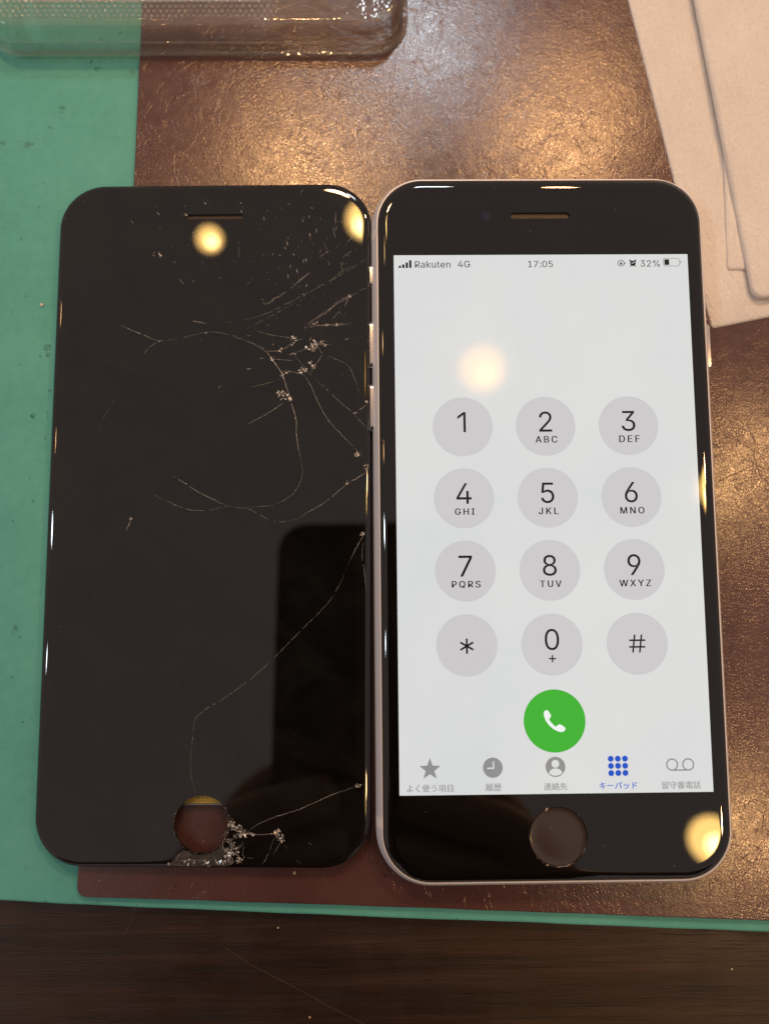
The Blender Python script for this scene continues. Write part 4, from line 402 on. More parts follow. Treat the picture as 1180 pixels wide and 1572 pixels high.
"よく使う項目":[[[189,275,156,275,158,260,159,240,159,210,159,176,160,138,162,95,147,96,132,97,66,80,44,39,68,-3,128,-16,178,0,192,37,192,61,242,35,283,2,299,29,252,63,190,89,188,135,187,176,187,179,238,181,292,185,291,211,237,206,187,204,187,240,188,259,163,69,164,46,154,19,125,10,86,18,72,40,87,63,129,72,146,71,597,258,571,282,562,270,551,258,500,213,447,170,422,136,445,100,503,51,555,3,568,-10,579,-23,604,0,537,61,473,113,457,135,472,156,523,197,572,238,910,293,910,255,813,255,813,231,910,231,910,197,823,197,823,100,908,100,902,72,889,46,864,67,845,93,823,85,845,54,874,28,843,8,800,-7,809,-18,816,-29,863,-10,895,14,955,-13,1025,-29,1032,-16,1041,-5,970,9,911,32,926,65,934,100,1026,100,1026,197,936,197,936,231,1037,231,1037,255,936,255,936,293,847,175,910,175,910,138,910,122,847,122,936,175,1000,175,1000,122,935,122,936,138,1303,117,1262,44,1158,10,1173,-17,1287,26,1332,116,1308,173,1245,193,1187,187,1141,176,1124,173,1109,171,1118,139,1131,144,1147,150,1187,160,1243,167,1286,153,1155,274,1151,248,1226,238,1300,231,1304,258,1231,263,1595,32,1558,9,1511,-10,1520,-19,1528,-28,1576,-8,1618,18,1653,17,1691,-6,1723,-29,1743,-13,1711,10,1673,31,1412,64,1422,39,1481,60,1547,83,1542,106,1491,89,1491,229,1538,229,1538,254,1419,254,1419,229,1465,229,1465,81,1806,272,1806,-26,1832,-26,1832,-2,2016,-2,2016,-26,2044,-26,2044,272,1832,165,2016,165,2016,107,1832,107,1832,190,1832,246,2016,246,2016,190,1832,82,2016,82,2016,23,1832,23],[31,0,1,31,1,2,31,2,3,30,31,3,29,30,3,29,3,4,26,27,28,29,4,5,26,28,29,26,29,24,24,29,5,25,26,24,23,24,5,22,23,5,22,5,6,22,6,7,21,22,7,8,9,10,7,8,10,21,7,10,20,21,10,20,10,40,40,10,39,39,10,38,38,10,11,20,40,32,20,32,16,16,32,33,19,20,16,37,38,11,19,16,17,15,16,33,15,33,34,36,37,11,36,11,12,14,15,34,19,17,18,14,34,35,35,36,12,14,35,12,13,14,12,41,42,43,41,43,44,59,41,44,59,44,45,58,59,45,58,45,46,57,58,46,57,46,47,56,57,47,56,47,48,55,56,48,54,55,48,54,48,49,53,54,49,53,49,50,53,50,51,52,53,51,96,97,60,96,60,61,94,95,96,94,96,61,94,61,62,94,62,63,93,94,63,92,93,64,64,93,63,92,64,65,90,91,104,104,91,92,104,92,65,104,65,66,104,66,103,103,66,99,99,66,98,98,66,67,90,104,105,107,103,99,107,99,100,102,98,67,106,107,100,106,100,101,90,105,106,90,106,101,90,101,102,90,102,67,89,90,67,88,89,68,68,89,67,88,68,69,71,72,73,71,73,74,88,69,70,70,71,74,87,88,70,70,74,75,87,70,75,86,87,75,86,75,81,81,75,76,86,81,82,80,81,76,85,86,82,80,76,77,84,85,82,80,77,78,79,80,78,84,82,83,114,115,116,114,116,117,114,117,118,113,114,125,125,114,124,124,114,118,124,118,119,124,119,123,123,119,122,122,119,121,121,119,120,113,125,108,113,108,109,112,113,109,112,109,110,111,112,110,131,126,127,130,131,127,129,130,127,129,127,128,138,132,133,137,138,133,137,133,134,136,137,135,135,137,134,143,144,139,143,139,140,142,143,140,142,140,141,152,153,154,152,154,155,151,152,155,150,151,156,156,151,155,150,156,157,148,149,150,148,150,157,147,148,157,147,157,145,147,145,146,164,165,172,172,165,158,172,158,171,171,158,159,164,172,173,170,171,159,164,173,167,167,173,170,167,170,166,166,170,159,164,167,168,169,166,159,164,168,175,175,168,169,175,169,174,174,169,159,164,175,176,177,174,159,164,176,162,162,176,177,162,177,161,161,177,159,164,162,163,160,161,159]],[[798,295,758,218,708,156,716,143,722,130,742,152,761,176,761,-29,786,-29,786,214,806,250,822,287,1557,220,1557,38,1724,38,1724,220,1641,220,1652,255,1737,255,1737,277,1540,277,1540,255,1623,255,1619,237,1615,220,1582,146,1698,146,1698,112,1582,112,1582,93,1698,93,1698,58,1582,58,1582,200,1698,200,1698,166,1582,166],[11,0,1,10,11,1,9,10,1,9,1,2,8,9,6,6,9,2,8,6,7,5,6,2,5,2,3,4,5,3,18,19,20,18,20,21,17,18,21,16,17,22,22,17,21,16,22,23,16,23,24,14,15,34,34,15,16,34,16,24,34,24,12,34,12,33,33,12,13,14,34,35,36,33,13,14,35,26,26,35,36,26,36,25,25,36,13,14,26,27,28,25,13,14,27,30,30,27,28,30,28,29,29,28,13,14,30,31,32,29,13,14,31,32,14,32,13]]],
"履歴":[[[126,203,104,179,76,158,84,150,92,141,122,166,147,197,393,277,393,174,388,79,362,-15,374,-20,384,-27,412,73,418,174,418,254,681,254,681,277],[6,0,1,5,6,1,5,1,2,4,5,3,3,5,2,16,17,7,16,7,15,15,7,8,14,15,8,13,14,8,13,8,9,13,9,10,12,13,11,11,13,10]],[[45,280,45,176,40,81,10,-14,23,-20,34,-27,65,75,71,177,71,208,312,208,312,280,71,259,286,259,286,229,71,229,459,79,459,4,413,4,413,-20,682,-20,682,4,563,4,563,46,649,46,649,69,563,69,563,105,537,105,537,4,484,4,484,79],[9,10,12,12,10,0,12,0,11,11,0,1,9,12,13,14,11,1,9,13,14,9,14,8,8,14,1,7,8,1,6,7,1,6,1,2,6,2,3,5,6,4,4,6,3,25,26,27,25,27,28,29,30,15,29,15,16,23,24,25,23,25,22,22,25,28,21,22,28,19,20,21,19,21,28,19,28,29,19,29,16,19,16,17,19,17,18]],[[133,154,104,118,68,89,75,78,81,67,91,75,101,84,101,-28,125,-28,125,107,138,123,150,140,159,127,173,140,173,76,207,76,176,48,138,25,147,17,155,10,171,20,188,32,203,19,220,7,185,-3,148,-9,154,-19,159,-28,202,-19,243,-5,281,-18,322,-26,328,-16,336,-7,299,-2,266,7,294,28,314,56,300,62,296,61,220,61,231,76,230,76,309,76,309,152,182,152,194,168,322,168,322,186,205,186,212,200,191,207,172,175,147,148,195,108,286,108,286,91,195,91,195,138,286,138,286,121,195,121,281,44,264,29,242,16,220,29,202,43,203,44,476,245,476,210,430,210,430,189,471,189,447,151,418,123,426,115,433,107,456,131,476,162,476,99,499,99,499,159,514,145,525,133,539,151,520,166,499,181,499,189,540,189,540,210,499,210,499,245],[50,51,52,49,50,52,47,48,49,47,49,52,47,52,46,46,52,53,45,46,53,53,0,1,43,44,59,59,44,45,59,45,53,59,53,13,13,53,11,11,53,1,59,13,58,58,13,14,12,13,11,10,11,1,43,59,60,61,58,14,9,10,1,43,60,55,55,60,61,55,61,54,54,61,14,9,1,2,43,55,56,57,54,14,8,9,6,6,9,2,43,56,57,43,57,14,6,2,3,8,6,7,5,6,3,5,3,4,42,43,14,40,41,42,40,42,15,15,42,14,40,15,16,37,38,39,37,39,40,37,40,16,36,37,62,62,37,16,62,16,67,67,16,17,36,62,63,66,67,17,65,66,21,21,66,17,65,21,22,20,21,17,36,63,64,64,65,22,35,36,64,20,17,18,19,20,18,64,22,23,35,64,23,34,35,23,34,23,24,33,34,24,33,24,29,29,24,25,33,29,30,28,29,25,32,33,30,28,25,26,31,32,30,27,28,26,90,91,68,90,68,69,88,89,90,88,90,69,88,69,70,88,70,71,87,88,71,86,87,72,72,87,71,86,72,73,85,86,78,78,86,73,84,85,81,81,85,78,81,78,79,77,78,73,84,81,82,80,81,79,83,84,82,77,73,74,76,77,75,75,77,74]],[[596,245,596,210,549,210,549,189,587,189,562,153,532,126,540,119,547,110,573,136,596,170,596,99,619,99,619,168,642,134,670,110,677,119,686,128,653,153,628,189,675,189,675,210,619,210,619,245],[22,23,0,22,0,1,20,21,22,20,22,1,20,1,2,20,2,3,19,20,3,18,19,4,4,19,3,18,4,13,13,4,10,10,4,5,13,10,11,9,10,5,18,13,14,12,13,11,17,18,14,9,5,6,8,9,7,7,9,6,17,14,16,16,14,15]]],
"連絡先":[[[29,277,56,244,78,213,99,228,76,258,49,290,123,217,123,103,201,103,201,78,101,78,101,56,201,56,201,16,227,16,227,56,331,56,331,78,227,78,227,103,308,103,308,217,227,217,227,241,326,241,326,263,227,263,227,294,201,294,201,263,106,263,106,241,201,241,201,217,147,151,201,151,201,123,147,123,227,151,283,151,283,123,227,123,147,197,201,197,201,169,147,169,227,197,283,197,283,169,227,169,418,66,424,27,427,-11,449,-6,445,30,439,70,380,69,373,26,363,-12,374,-16,384,-20,394,19,402,65,454,72,465,38,473,6,493,13,484,44,473,78,373,84,393,90,463,102,467,81,488,88,480,122,466,161,446,155,452,139,458,121,405,114,447,168,485,228,462,241,450,217,436,194,398,190,428,235,454,285,431,295,404,240,382,206,372,193,363,187,367,175,371,163,384,166,421,172,403,147,391,132,377,116,365,109,862,294,862,239,800,239,807,260,813,280,786,286,767,227,736,173,748,167,759,161,776,186,790,214,862,214,862,144,722,144,722,118,813,118,791,42,717,-8,726,-18,734,-30,814,29,840,118,907,118,907,15,915,-15,946,-22,996,-22,1025,-9,1034,44,1022,49,1010,55,1006,12,994,3,949,3,936,5,933,15,933,118,1029,118,1029,144,889,144,889,214,1004,214,1004,239,889,239,889,294],[4,5,0,4,0,1,3,4,1,3,1,2,26,27,28,26,28,29,24,25,26,24,26,29,24,29,30,24,30,31,23,24,31,22,23,32,32,23,31,22,32,33,20,21,47,47,21,22,47,22,33,47,33,6,47,6,46,46,6,43,43,6,42,42,6,7,20,47,48,49,46,43,49,43,44,45,42,7,20,48,39,39,48,49,39,49,44,39,44,45,39,45,38,38,45,35,35,45,34,34,45,7,20,39,40,41,38,35,41,35,36,37,34,7,20,40,41,20,41,36,20,36,37,20,37,7,19,20,7,18,19,8,8,19,7,18,8,9,16,17,18,16,18,9,16,9,10,16,10,11,15,16,11,14,15,12,12,15,11,14,12,13,54,55,50,54,50,51,53,54,51,53,51,52,62,56,57,61,62,57,61,57,58,60,61,59,59,61,58,67,68,63,67,63,64,66,67,64,66,64,65,87,88,89,86,87,89,81,82,83,86,89,90,85,86,90,80,81,83,80,83,84,85,90,91,80,84,85,85,91,92,80,85,92,80,92,96,96,92,93,96,93,95,95,93,94,80,96,97,79,80,97,74,75,76,74,76,77,79,97,98,74,77,78,79,98,99,73,74,78,73,78,71,71,78,79,79,99,100,71,79,100,71,100,70,70,100,69,73,71,72,145,146,101,145,101,102,105,106,107,104,105,107,103,104,107,143,144,145,143,145,102,143,102,103,143,103,107,143,107,113,113,107,112,112,107,108,142,143,113,141,142,113,141,113,114,111,112,108,110,111,109,109,111,108,139,140,141,139,141,114,139,114,115,139,115,116,138,139,116,137,138,124,124,138,116,137,124,125,123,124,116,122,123,117,117,123,116,122,117,118,131,132,133,130,131,133,129,130,133,122,118,119,121,122,120,120,122,119,136,137,125,136,125,126,129,133,134,135,136,126,129,134,135,129,135,126,128,129,126,128,126,127]],[[87,175,16,175,16,151,62,151,62,41,37,26,10,-3,28,-28,51,4,70,19,84,11,104,-4,146,-20,204,-24,273,-22,334,-20,336,-5,341,9,277,4,206,1,151,4,110,19,97,28,87,36,564,296,531,238,487,193,497,184,507,175,524,191,541,210,557,185,577,160,535,129,491,107,500,98,507,87,519,92,519,-26,544,-26,544,-14,641,-14,641,-26,667,-26,667,94,674,91,682,102,691,113,649,133,612,160,646,201,671,249,654,258,649,257,574,257,582,272,589,289,544,9,544,77,641,77,641,9,637,234,618,204,595,177,572,203,556,229,559,234,534,100,565,120,595,143,623,120,654,100],[23,0,3,3,0,1,3,1,2,23,3,4,23,4,5,22,23,5,21,22,5,21,5,9,9,5,6,20,21,9,20,9,10,8,9,6,20,10,11,16,17,18,16,18,19,19,20,11,7,8,6,16,19,11,16,11,12,15,16,12,14,15,12,14,12,13,56,24,25,55,56,25,54,55,25,51,52,53,51,53,54,51,54,25,50,51,61,61,51,25,61,25,66,66,25,26,50,61,62,65,66,26,64,65,30,30,65,26,64,30,31,29,30,26,50,62,63,63,64,31,49,50,63,29,26,27,28,29,27,63,31,32,49,63,32,48,49,32,48,32,69,69,32,33,48,69,70,68,69,33,47,48,70,68,33,34,47,70,71,67,68,34,46,47,71,67,34,35,45,46,71,45,71,44,44,71,67,44,67,35,44,35,37,37,35,36,43,44,59,59,44,37,59,37,58,58,37,38,43,59,60,57,58,38,43,60,41,41,60,57,41,57,40,40,57,38,43,41,42,39,40,38]]],
"キーパッド":[[[37,96,44,65,57,68,75,72,113,79,169,88,182,17,185,1,188,-16,220,-10,215,6,211,22,197,92,283,106,301,109,314,111,309,140,295,137,278,133,192,118,178,189,259,202,284,205,278,235,267,232,254,229,220,223,173,215,165,253,163,265,162,277,131,271,134,260,137,248,145,211,99,204,68,200,52,198,39,197,44,166,73,172,150,184,164,114,108,105,68,99,52,97,386,152,386,117,407,119,435,119,627,119,649,118,664,117,664,152,649,150,626,150,435,150,407,150,958,244,970,216,998,205,1025,216,1037,244,1025,272,998,284,970,272,974,244,981,261,998,268,1014,261,1021,244,1014,228,998,221,981,228,777,105,753,58,723,10,752,-2,781,44,804,94,824,154,836,203,839,216,842,229,811,235,798,169,1220,202,1194,193,1209,155,1221,117,1247,126,1234,164,1138,184,1112,174,1129,137,1144,95,1170,105,1154,146,1630,252,1611,243,1628,218,1642,190,1662,199,1646,227],[29,30,31,29,31,32,28,29,32,28,32,33,27,28,33,27,33,34,22,23,24,22,24,25,22,25,26,22,26,27,22,27,34,22,34,35,21,22,35,21,35,36,20,21,36,20,36,37,20,37,38,20,38,40,40,38,39,19,20,41,41,20,40,19,41,42,15,16,17,15,17,18,15,18,19,15,19,42,15,42,43,14,15,43,13,14,43,12,13,43,12,43,44,12,44,45,12,45,0,12,0,5,5,0,4,4,0,3,3,0,2,2,0,1,11,12,5,11,5,6,10,11,6,10,6,7,9,10,7,9,7,8,52,53,54,57,46,47,52,54,55,52,55,56,52,56,57,52,57,51,51,57,50,50,57,49,49,57,48,48,57,47,63,64,65,62,63,69,69,63,68,68,63,65,68,65,67,67,65,58,62,69,70,66,67,58,61,62,70,61,70,71,73,66,58,73,58,59,61,71,72,72,73,59,61,72,59,60,61,59,83,84,85,82,83,85,81,82,85,80,81,85,80,85,74,79,80,74,79,74,75,78,79,75,78,75,76,77,78,76,91,86,87,91,87,88,90,91,88,90,88,89,97,92,93,97,93,94,96,97,94,96,94,95,103,98,99,103,99,100,102,103,100,102,100,101]],[[949,119,971,58,988,-2,1020,8,1000,67,978,128,952,188,926,239,898,229,924,178,1346,182,1316,192,1299,126,1268,72,1215,25,1154,-3,1177,-26,1237,6,1291,57,1322,108,1341,165,1673,270,1653,261,1671,235,1686,208,1706,218,1689,245],[6,7,8,6,8,9,5,6,9,5,9,0,4,5,0,4,0,1,3,4,1,3,1,2,10,11,12,20,10,12,19,20,12,19,12,13,18,19,13,18,13,14,17,18,14,17,14,15,16,17,15,26,21,22,26,22,23,25,26,23,25,23,24]],[[1507,26,1507,5,1505,-15,1539,-15,1537,6,1537,26,1537,141,1606,117,1674,85,1686,115,1615,146,1537,173,1537,230,1537,248,1539,266,1505,266,1507,248,1507,230],[13,14,15,13,15,16,12,13,16,12,16,17,11,12,17,11,17,0,10,11,6,6,11,0,9,10,6,9,6,7,5,6,0,9,7,8,4,5,0,4,0,1,3,4,1,3,1,2]]],
"留守番電話":[[[59,119,59,-28,85,-28,85,-15,268,-15,268,-27,295,-27,295,119,85,42,163,42,163,7,85,7,85,63,85,97,163,97,163,63,268,42,268,7,188,7,188,42,268,63,188,63,188,97,268,97,175,275,175,251,216,251,200,189,152,148,161,139,168,129,222,179,241,251,295,251,291,188,284,164,280,161,273,160,259,161,238,162,243,151,245,139,268,138,285,139,297,141,306,148,315,181,321,264,321,275,414,101,446,63,470,26,492,41,468,77,434,114,501,289,511,271,519,252,379,252,379,182,405,182,405,227,643,227,643,182,671,182,671,252,548,252,539,274,526,296,772,240,787,218,798,196,722,196,722,174,834,174,777,134,713,106,722,96,729,85,748,93,766,102,766,-28,792,-28,792,-16,963,-16,963,-27,989,-27,989,100,1006,94,1021,88,1030,99,1039,110,973,136,915,174,1030,174,1030,196,950,196,966,220,982,247,954,255,941,227,925,200,936,196,887,196,887,255,947,262,998,270,980,290,871,275,741,266,745,256,747,246,793,248,861,196,810,196,823,202,812,225,795,248,828,250,861,252,861,169,861,113,887,113,887,171,928,136,976,107,777,107,823,136,792,37,862,37,862,5,792,5,792,56,792,86,862,86,862,56,963,37,963,5,887,5,887,37,963,56,887,56,887,86,963,86,1119,199,1119,182,1194,182,1194,199,1112,163,1112,146,1194,146,1194,163,1256,163,1256,146,1340,146,1340,163,1256,199,1256,182,1331,182,1331,199,1107,126,1107,3,1133,3,1133,21,1210,21,1210,11,1221,-18,1261,-25,1342,-25,1376,-14,1387,29,1375,32,1364,37,1359,4,1341,-4,1262,-4,1241,-1,1236,11,1236,21,1345,21,1345,126,1319,65,1319,41,1236,41,1236,65,1319,82,1236,82,1236,106,1319,106,1210,65,1210,41,1133,41,1133,65,1210,82,1133,82,1133,106,1210,106,1429,188,1429,167,1532,167,1532,188,1429,142,1429,121,1532,121,1532,142,1415,235,1415,213,1544,213,1544,235,1454,285,1469,261,1480,238,1502,250,1490,272,1474,296,1567,103,1567,-28,1591,-28,1591,-14,1692,-14,1692,-27,1717,-27,1717,103,1654,103,1654,161,1736,161,1736,186,1654,186,1654,254,1688,262,1718,271,1701,292,1635,274,1556,261,1560,251,1563,240,1596,244,1630,249,1630,186,1553,186,1553,161,1630,161,1630,103,1591,10,1591,78,1692,78,1692,10,1429,96,1429,-23,1452,-23,1452,-7,1534,-7,1534,96,1452,74,1511,74,1511,15,1452,15],[6,7,23,23,7,0,23,0,22,22,0,14,14,0,13,13,0,1,6,23,20,21,22,14,21,14,15,12,13,1,6,20,16,16,20,21,16,21,15,16,15,12,16,12,19,19,12,9,9,12,8,8,12,1,6,16,17,18,19,9,18,9,10,11,8,1,6,17,4,4,17,18,4,18,10,4,10,11,4,11,3,3,11,1,6,4,5,2,3,1,47,48,24,47,24,25,46,47,33,33,47,25,46,33,34,32,33,25,31,32,26,26,32,25,31,26,27,31,27,28,46,34,35,45,46,35,30,31,29,29,31,28,45,35,36,38,39,40,45,36,37,37,38,40,45,37,40,45,40,41,44,45,41,43,44,41,42,43,41,53,54,49,53,49,50,52,53,50,52,50,51,67,68,55,67,55,56,66,67,56,66,56,57,64,65,62,62,65,66,62,66,57,62,57,58,62,58,61,61,58,59,64,62,63,60,61,59,106,107,108,106,108,109,105,106,109,105,109,110,104,105,110,104,110,111,98,99,100,103,104,119,119,104,111,103,119,113,118,119,111,117,118,112,112,118,111,116,117,112,116,112,69,97,98,100,116,69,70,97,100,101,115,116,70,96,97,101,115,70,71,114,115,71,96,101,102,94,95,96,94,96,102,94,102,103,94,103,113,94,113,114,94,114,71,94,71,72,94,72,73,93,94,73,92,93,123,123,93,74,74,93,73,123,74,120,120,74,75,92,123,124,122,123,120,122,120,121,127,120,75,91,92,124,91,124,125,126,127,75,126,75,76,90,91,125,90,125,126,90,126,87,87,126,76,87,76,80,80,76,77,87,80,133,133,80,81,79,80,77,90,87,88,86,87,143,143,87,133,89,90,88,79,77,78,86,143,140,142,143,133,141,142,134,134,142,133,141,134,135,132,133,81,86,140,136,136,140,141,136,141,135,136,135,132,136,132,139,139,132,129,129,132,128,128,132,81,86,136,137,138,139,129,138,129,130,131,128,81,86,137,84,84,137,138,84,138,130,84,130,131,84,131,83,83,131,81,86,84,85,82,83,81,146,147,144,146,144,145,150,151,148,150,148,149,154,155,152,154,152,153,158,159,156,158,156,157,179,180,188,188,180,160,188,160,195,195,160,161,179,188,185,187,188,195,186,187,196,196,187,195,186,196,193,194,195,161,179,185,181,181,185,186,181,186,193,181,193,194,181,194,192,192,194,161,179,181,182,184,181,192,183,184,189,189,184,192,183,189,190,191,192,161,179,182,183,179,183,190,179,190,191,179,191,164,164,191,163,163,191,161,171,172,173,170,171,173,169,170,173,178,179,164,177,178,164,177,164,165,162,163,161,176,177,165,176,165,166,169,173,174,175,176,166,169,174,175,169,175,166,168,169,166,168,166,167,199,200,197,199,197,198,203,204,201,203,201,202,207,208,205,207,205,206,213,214,209,213,209,210,212,213,210,212,210,211,230,231,232,230,232,233,229,230,233,228,229,233,228,233,234,227,228,237,237,228,234,237,234,235,227,237,238,236,237,235,225,226,227,225,227,238,225,238,239,225,239,240,224,225,240,223,224,241,241,224,240,223,241,242,221,222,245,245,222,223,245,223,242,245,242,215,245,215,244,244,215,216,221,245,246,243,244,216,221,246,219,219,246,243,219,243,218,218,243,216,221,219,220,217,218,216,251,252,254,254,252,247,254,247,253,253,247,248,251,254,255,256,253,248,251,255,256,251,256,250,250,256,248,249,250,248]],[[41,137,63,146,138,167,142,157,146,147,169,157,152,194,128,232,107,224,118,207,128,188,66,173,66,248,114,260,158,275,140,294,94,278,40,264,40,187,36,168,27,158,35,148,41,138,563,208,563,158,370,158,370,132,563,132,563,8,561,2,554,0,532,0,496,1,502,-12,506,-26,548,-25,573,-21,586,-11,590,8,590,132,680,132,680,158,590,158,590,208,1077,237,1077,169,1101,169,1101,218,1211,218,1211,138,1237,138,1237,218,1350,218,1350,169,1374,169,1374,237,1237,237,1237,259,1353,259,1353,279,1097,279,1097,259,1211,259,1211,237],[14,15,16,14,16,17,13,14,17,13,17,12,12,17,18,11,12,18,6,7,8,6,8,9,6,9,10,5,6,10,5,10,2,2,10,11,11,18,19,2,11,19,2,19,20,5,2,3,1,2,20,1,20,21,4,5,3,1,21,22,0,1,22,42,43,23,42,23,24,40,41,42,40,42,24,40,24,25,40,25,26,39,40,26,38,39,27,27,39,26,38,27,28,37,38,28,37,28,29,37,29,30,31,32,33,37,30,31,37,31,33,36,37,33,36,33,34,35,36,34,58,59,60,58,60,61,57,58,61,56,57,62,62,57,61,56,62,63,54,55,52,52,55,56,52,56,63,52,63,44,52,44,51,51,44,48,48,44,47,47,44,45,54,52,53,50,51,48,50,48,49,46,47,45]]]}

# ------------------------------------------------------------------ setting: table
Z_GREEN, Z_BROWN = 2.5, 4.0
mb = MB(); mb.box(-420, 420, -290, 470, -25, 0)
tag(mb.build('table', m_wood), 'dark brown wooden table top below the green mat', 'table', kind='structure')

def slab(name, loop, z0, z1, mat, rnd=.25):
    """a sheet with its upper rim rounded; loop is counter-clockwise"""
    n = len(loop)
    def inset(d):
        out = []
        for i in range(n):
            p0, p1, p2 = Vector(loop[i-1]), Vector(loop[i]), Vector(loop[(i+1) % n])
            a = (p1-p0).normalized(); b = (p2-p1).normalized()
            nrm = (Vector((-a.y, a.x)) + Vector((-b.y, b.x))).normalized()
            out.append((p1.x+nrm.x*d, p1.y+nrm.y*d))
        return out
    mb = MB()
    ls = [lift(loop, z0), lift(loop, z1-rnd), lift(inset(rnd*.3), z1-rnd*.3), lift(inset(rnd), z1)]
    b = rings(mb, ls)
    mb.f.append(tuple(b+k for k in range(n))[::-1]); mb.f.append(tuple(b+3*n+k for k in range(n)))
    return mb.build(name, mat)

def wobble(pts, amp, step, seed):
    out = []
    for i in range(len(pts)):
        a, b = Vector(pts[i]), Vector(pts[(i+1) % len(pts)])
        k = max(1, int((b-a).length/step))
        for j in range(k):
            q = a.lerp(b, j/k)
            out.append((q.x+amp*noise.noise((q.x*.11+seed, q.y*.11, 0)), q.y+amp*noise.noise((q.x*.11, q.y*.11+seed, 5))))
    return out

green = slab('cutting_mat', wobble([(-190, -69.0), (-106.3, -73.2), (-81.2, -74.75), (-30.9, -77.4), (42.6, -81.1), (120, -85.0), (128, 190), (-178, 205)], .12, 4, 3), 0, Z_GREEN, m_green, .45)
tag(green, 'green vinyl cutting mat lying on the table under the brown mat', 'cutting mat')
STAINS=[[-106.3, 80.6, 0.71, 1], [-105.3, 80.8, 0.43, 1], [-111.5, 80.9, 0.57, 0], [-99.1, 88.9, 0.57, 0], [-99.4, 87.9, 0.43, 0], [-101.7, 84.4, 0.43, 0], [-102.8, 72.2, 0.29, 0], [-106.9, 59.8, 0.43, 0], [-100.7, 36.5, 0.71, 0], [-100.5, 34.9, 0.57, 0], [-102.1, 34.6, 0.29, 0], [-103.1, 22.1, 0.57, 0], [-103.3, 21.9, 0.43, 0], [-100.4, 22.7, 0.29, 0], [-100.3, 21.9, 0.29, 0], [-100.0, 27.3, 0.43, 0], [-100.5, 17.5, 0.43, 0], [-100.3, 15.8, 0.29, 0], [-102.5, 4.5, 0.43, 0], [-105.2, -20.9, 0.57, 0], [-104.2, -22.7, 0.43, 0], [-105.7, -21.7, 0.43, 0], [-105.4, -30.7, 0.29, 0], [-103.5, 66.8, 0.29, 0], [-92.0, 97.8, 0.57, 0], [-93.4, 99.3, 0.43, 0], [-91.5, 104.5, 0.43, 0], [-87.3, 106.0, 0.43, 0], [-105.5, 47.4, 0.29, 0], [-106.4, 32.8, 0.29, 0], [-103.3, 9.1, 0.29, 0], [-106.5, 0.5, 0.29, 0], [-103.1, -39.5, 0.29, 0], [-97.6, -73.4, 0.43, 0], [-93.8, -73.9, 0.29, 0], [-87.5, -73.7, 0.29, 0], [-18.2, -77.8, 0.29, 0], [-35.9, -76.9, 0.29, 0], [7.1, -78.9, 0.29, 0]]
m_stain = {}
for k, colr in enumerate(((.035, .060, .045), (.115, .060, .035))):
    m, nt, p = new_mat('dirt_stain'); m_stain[k] = m
    p.inputs['Base Color'].default_value = (*colr, 1); p.inputs['Roughness'].default_value = .8
    a_ = ramp(nt, noise_t(nt, coords(nt), 2.4, 4, .7), [(.40, 0.0), (.72, .6)]); nt.links.new(a_, p.inputs['Alpha'])
random.seed(77)
for x, y, r_, k in STAINS:
    mb = MB(); n = 14; e = random.uniform(.45, 1); a0 = random.random()*3.14
    pts = []
    for q in range(n):
        a = 2*PI*q/n; d = r_*1.25*(.55+.6*random.random()); px, py = d*math.cos(a), d*e*math.sin(a)
        pts.append((x+px*math.cos(a0)-py*math.sin(a0), y+px*math.sin(a0)+py*math.cos(a0)))
    holed(mb, pts, [], Z_GREEN+.008); flat_up(mb.build('stain', m_stain[k], green))
corner = [(-91.1, -69.8), (-91.0, -70.8), (-90.7, -71.5), (-90.1, -71.95), (-89.3, -72.15)]
brown = slab('leather_mat', wobble([(-82.2, 125), (-82.4, 112.3), (-83.3, 71.3), (-87.0, 5.0)] + corner + [(-30.9, -74.75), (42.0, -78.35), (95, -81.2), (100, 190), (-80.5, 200)], .10, 3, 8), Z_GREEN, Z_BROWN, m_brown, .3)
tag(brown, 'scratched glossy brown leather-grain mat lying on the green mat', 'mat')

# ------------------------------------------------------------------ foam sheets
def foam(corner, ang, wd, ht, z0, th, rad, seed, label, puff):
    mb = MB()
    ins = [0.0, .05, .18, .4, .8, 1.6, 3.0, 5, 8, 11, 14, 18, 22, 25]
    loops = []
    lo = rr(wd, ht, rad, 6, 30); loops.append(lift(lo, z0))
    for d in ins:
        l = rr(wd-2*d, ht-2*d, max(rad-d, .3), 6, 30)
        k = min(1, d/.8); z = z0+th*(.18+.82*math.sqrt(max(0, 1-(1-k)**2)))
        loops.append([(x, y, z + puff*min(1, d/6)*(.55+noise.noise((x*.06+seed, y*.045, 0))) + .16*min(1, d/1.0)*noise.noise((x*.33, y*.2+seed, 3)) + .10*min(1, d/1.0)*max(0, 1-abs(d-2.2)/1.4)) for x, y in l])
    b = rings(mb, loops); n = len(lo)
    mb.f.append(tuple(b+(len(loops)-1)*n+k for k in range(n)))
    mb.f.append(tuple(b+k for k in range(n))[::-1])
    for i, q in enumerate(mb.v): mb.v[i] = (q[0]+wd/2, q[1]+ht/2, q[2])
    o = mb.build('foam_sheet', m_foam, smooth=60)
    o.location = (corner[0]*MM, corner[1]*MM, 0); o.rotation_euler = (0, 0, math.radians(ang))
    return tag(o, label, 'foam sheet', 'white foam sheets')
foam((36.55, 39.1), 11.2, 70, 110, Z_BROWN, .55, .8, 1.3, 'lowest white foam sheet tucked against the corner of the lit phone', .35)
foam((40.1, 51.3), -1.0, 40, 70, 4.95, .55, .6, 6.1, 'small middle white foam sheet with a square corner between two others', .12)
foam((44.6, 44.5), 7.8, 60, 95, 5.75, 1.0, 2.2, 9.4, 'topmost white foam sheet with a rounded corner at the right', .5)

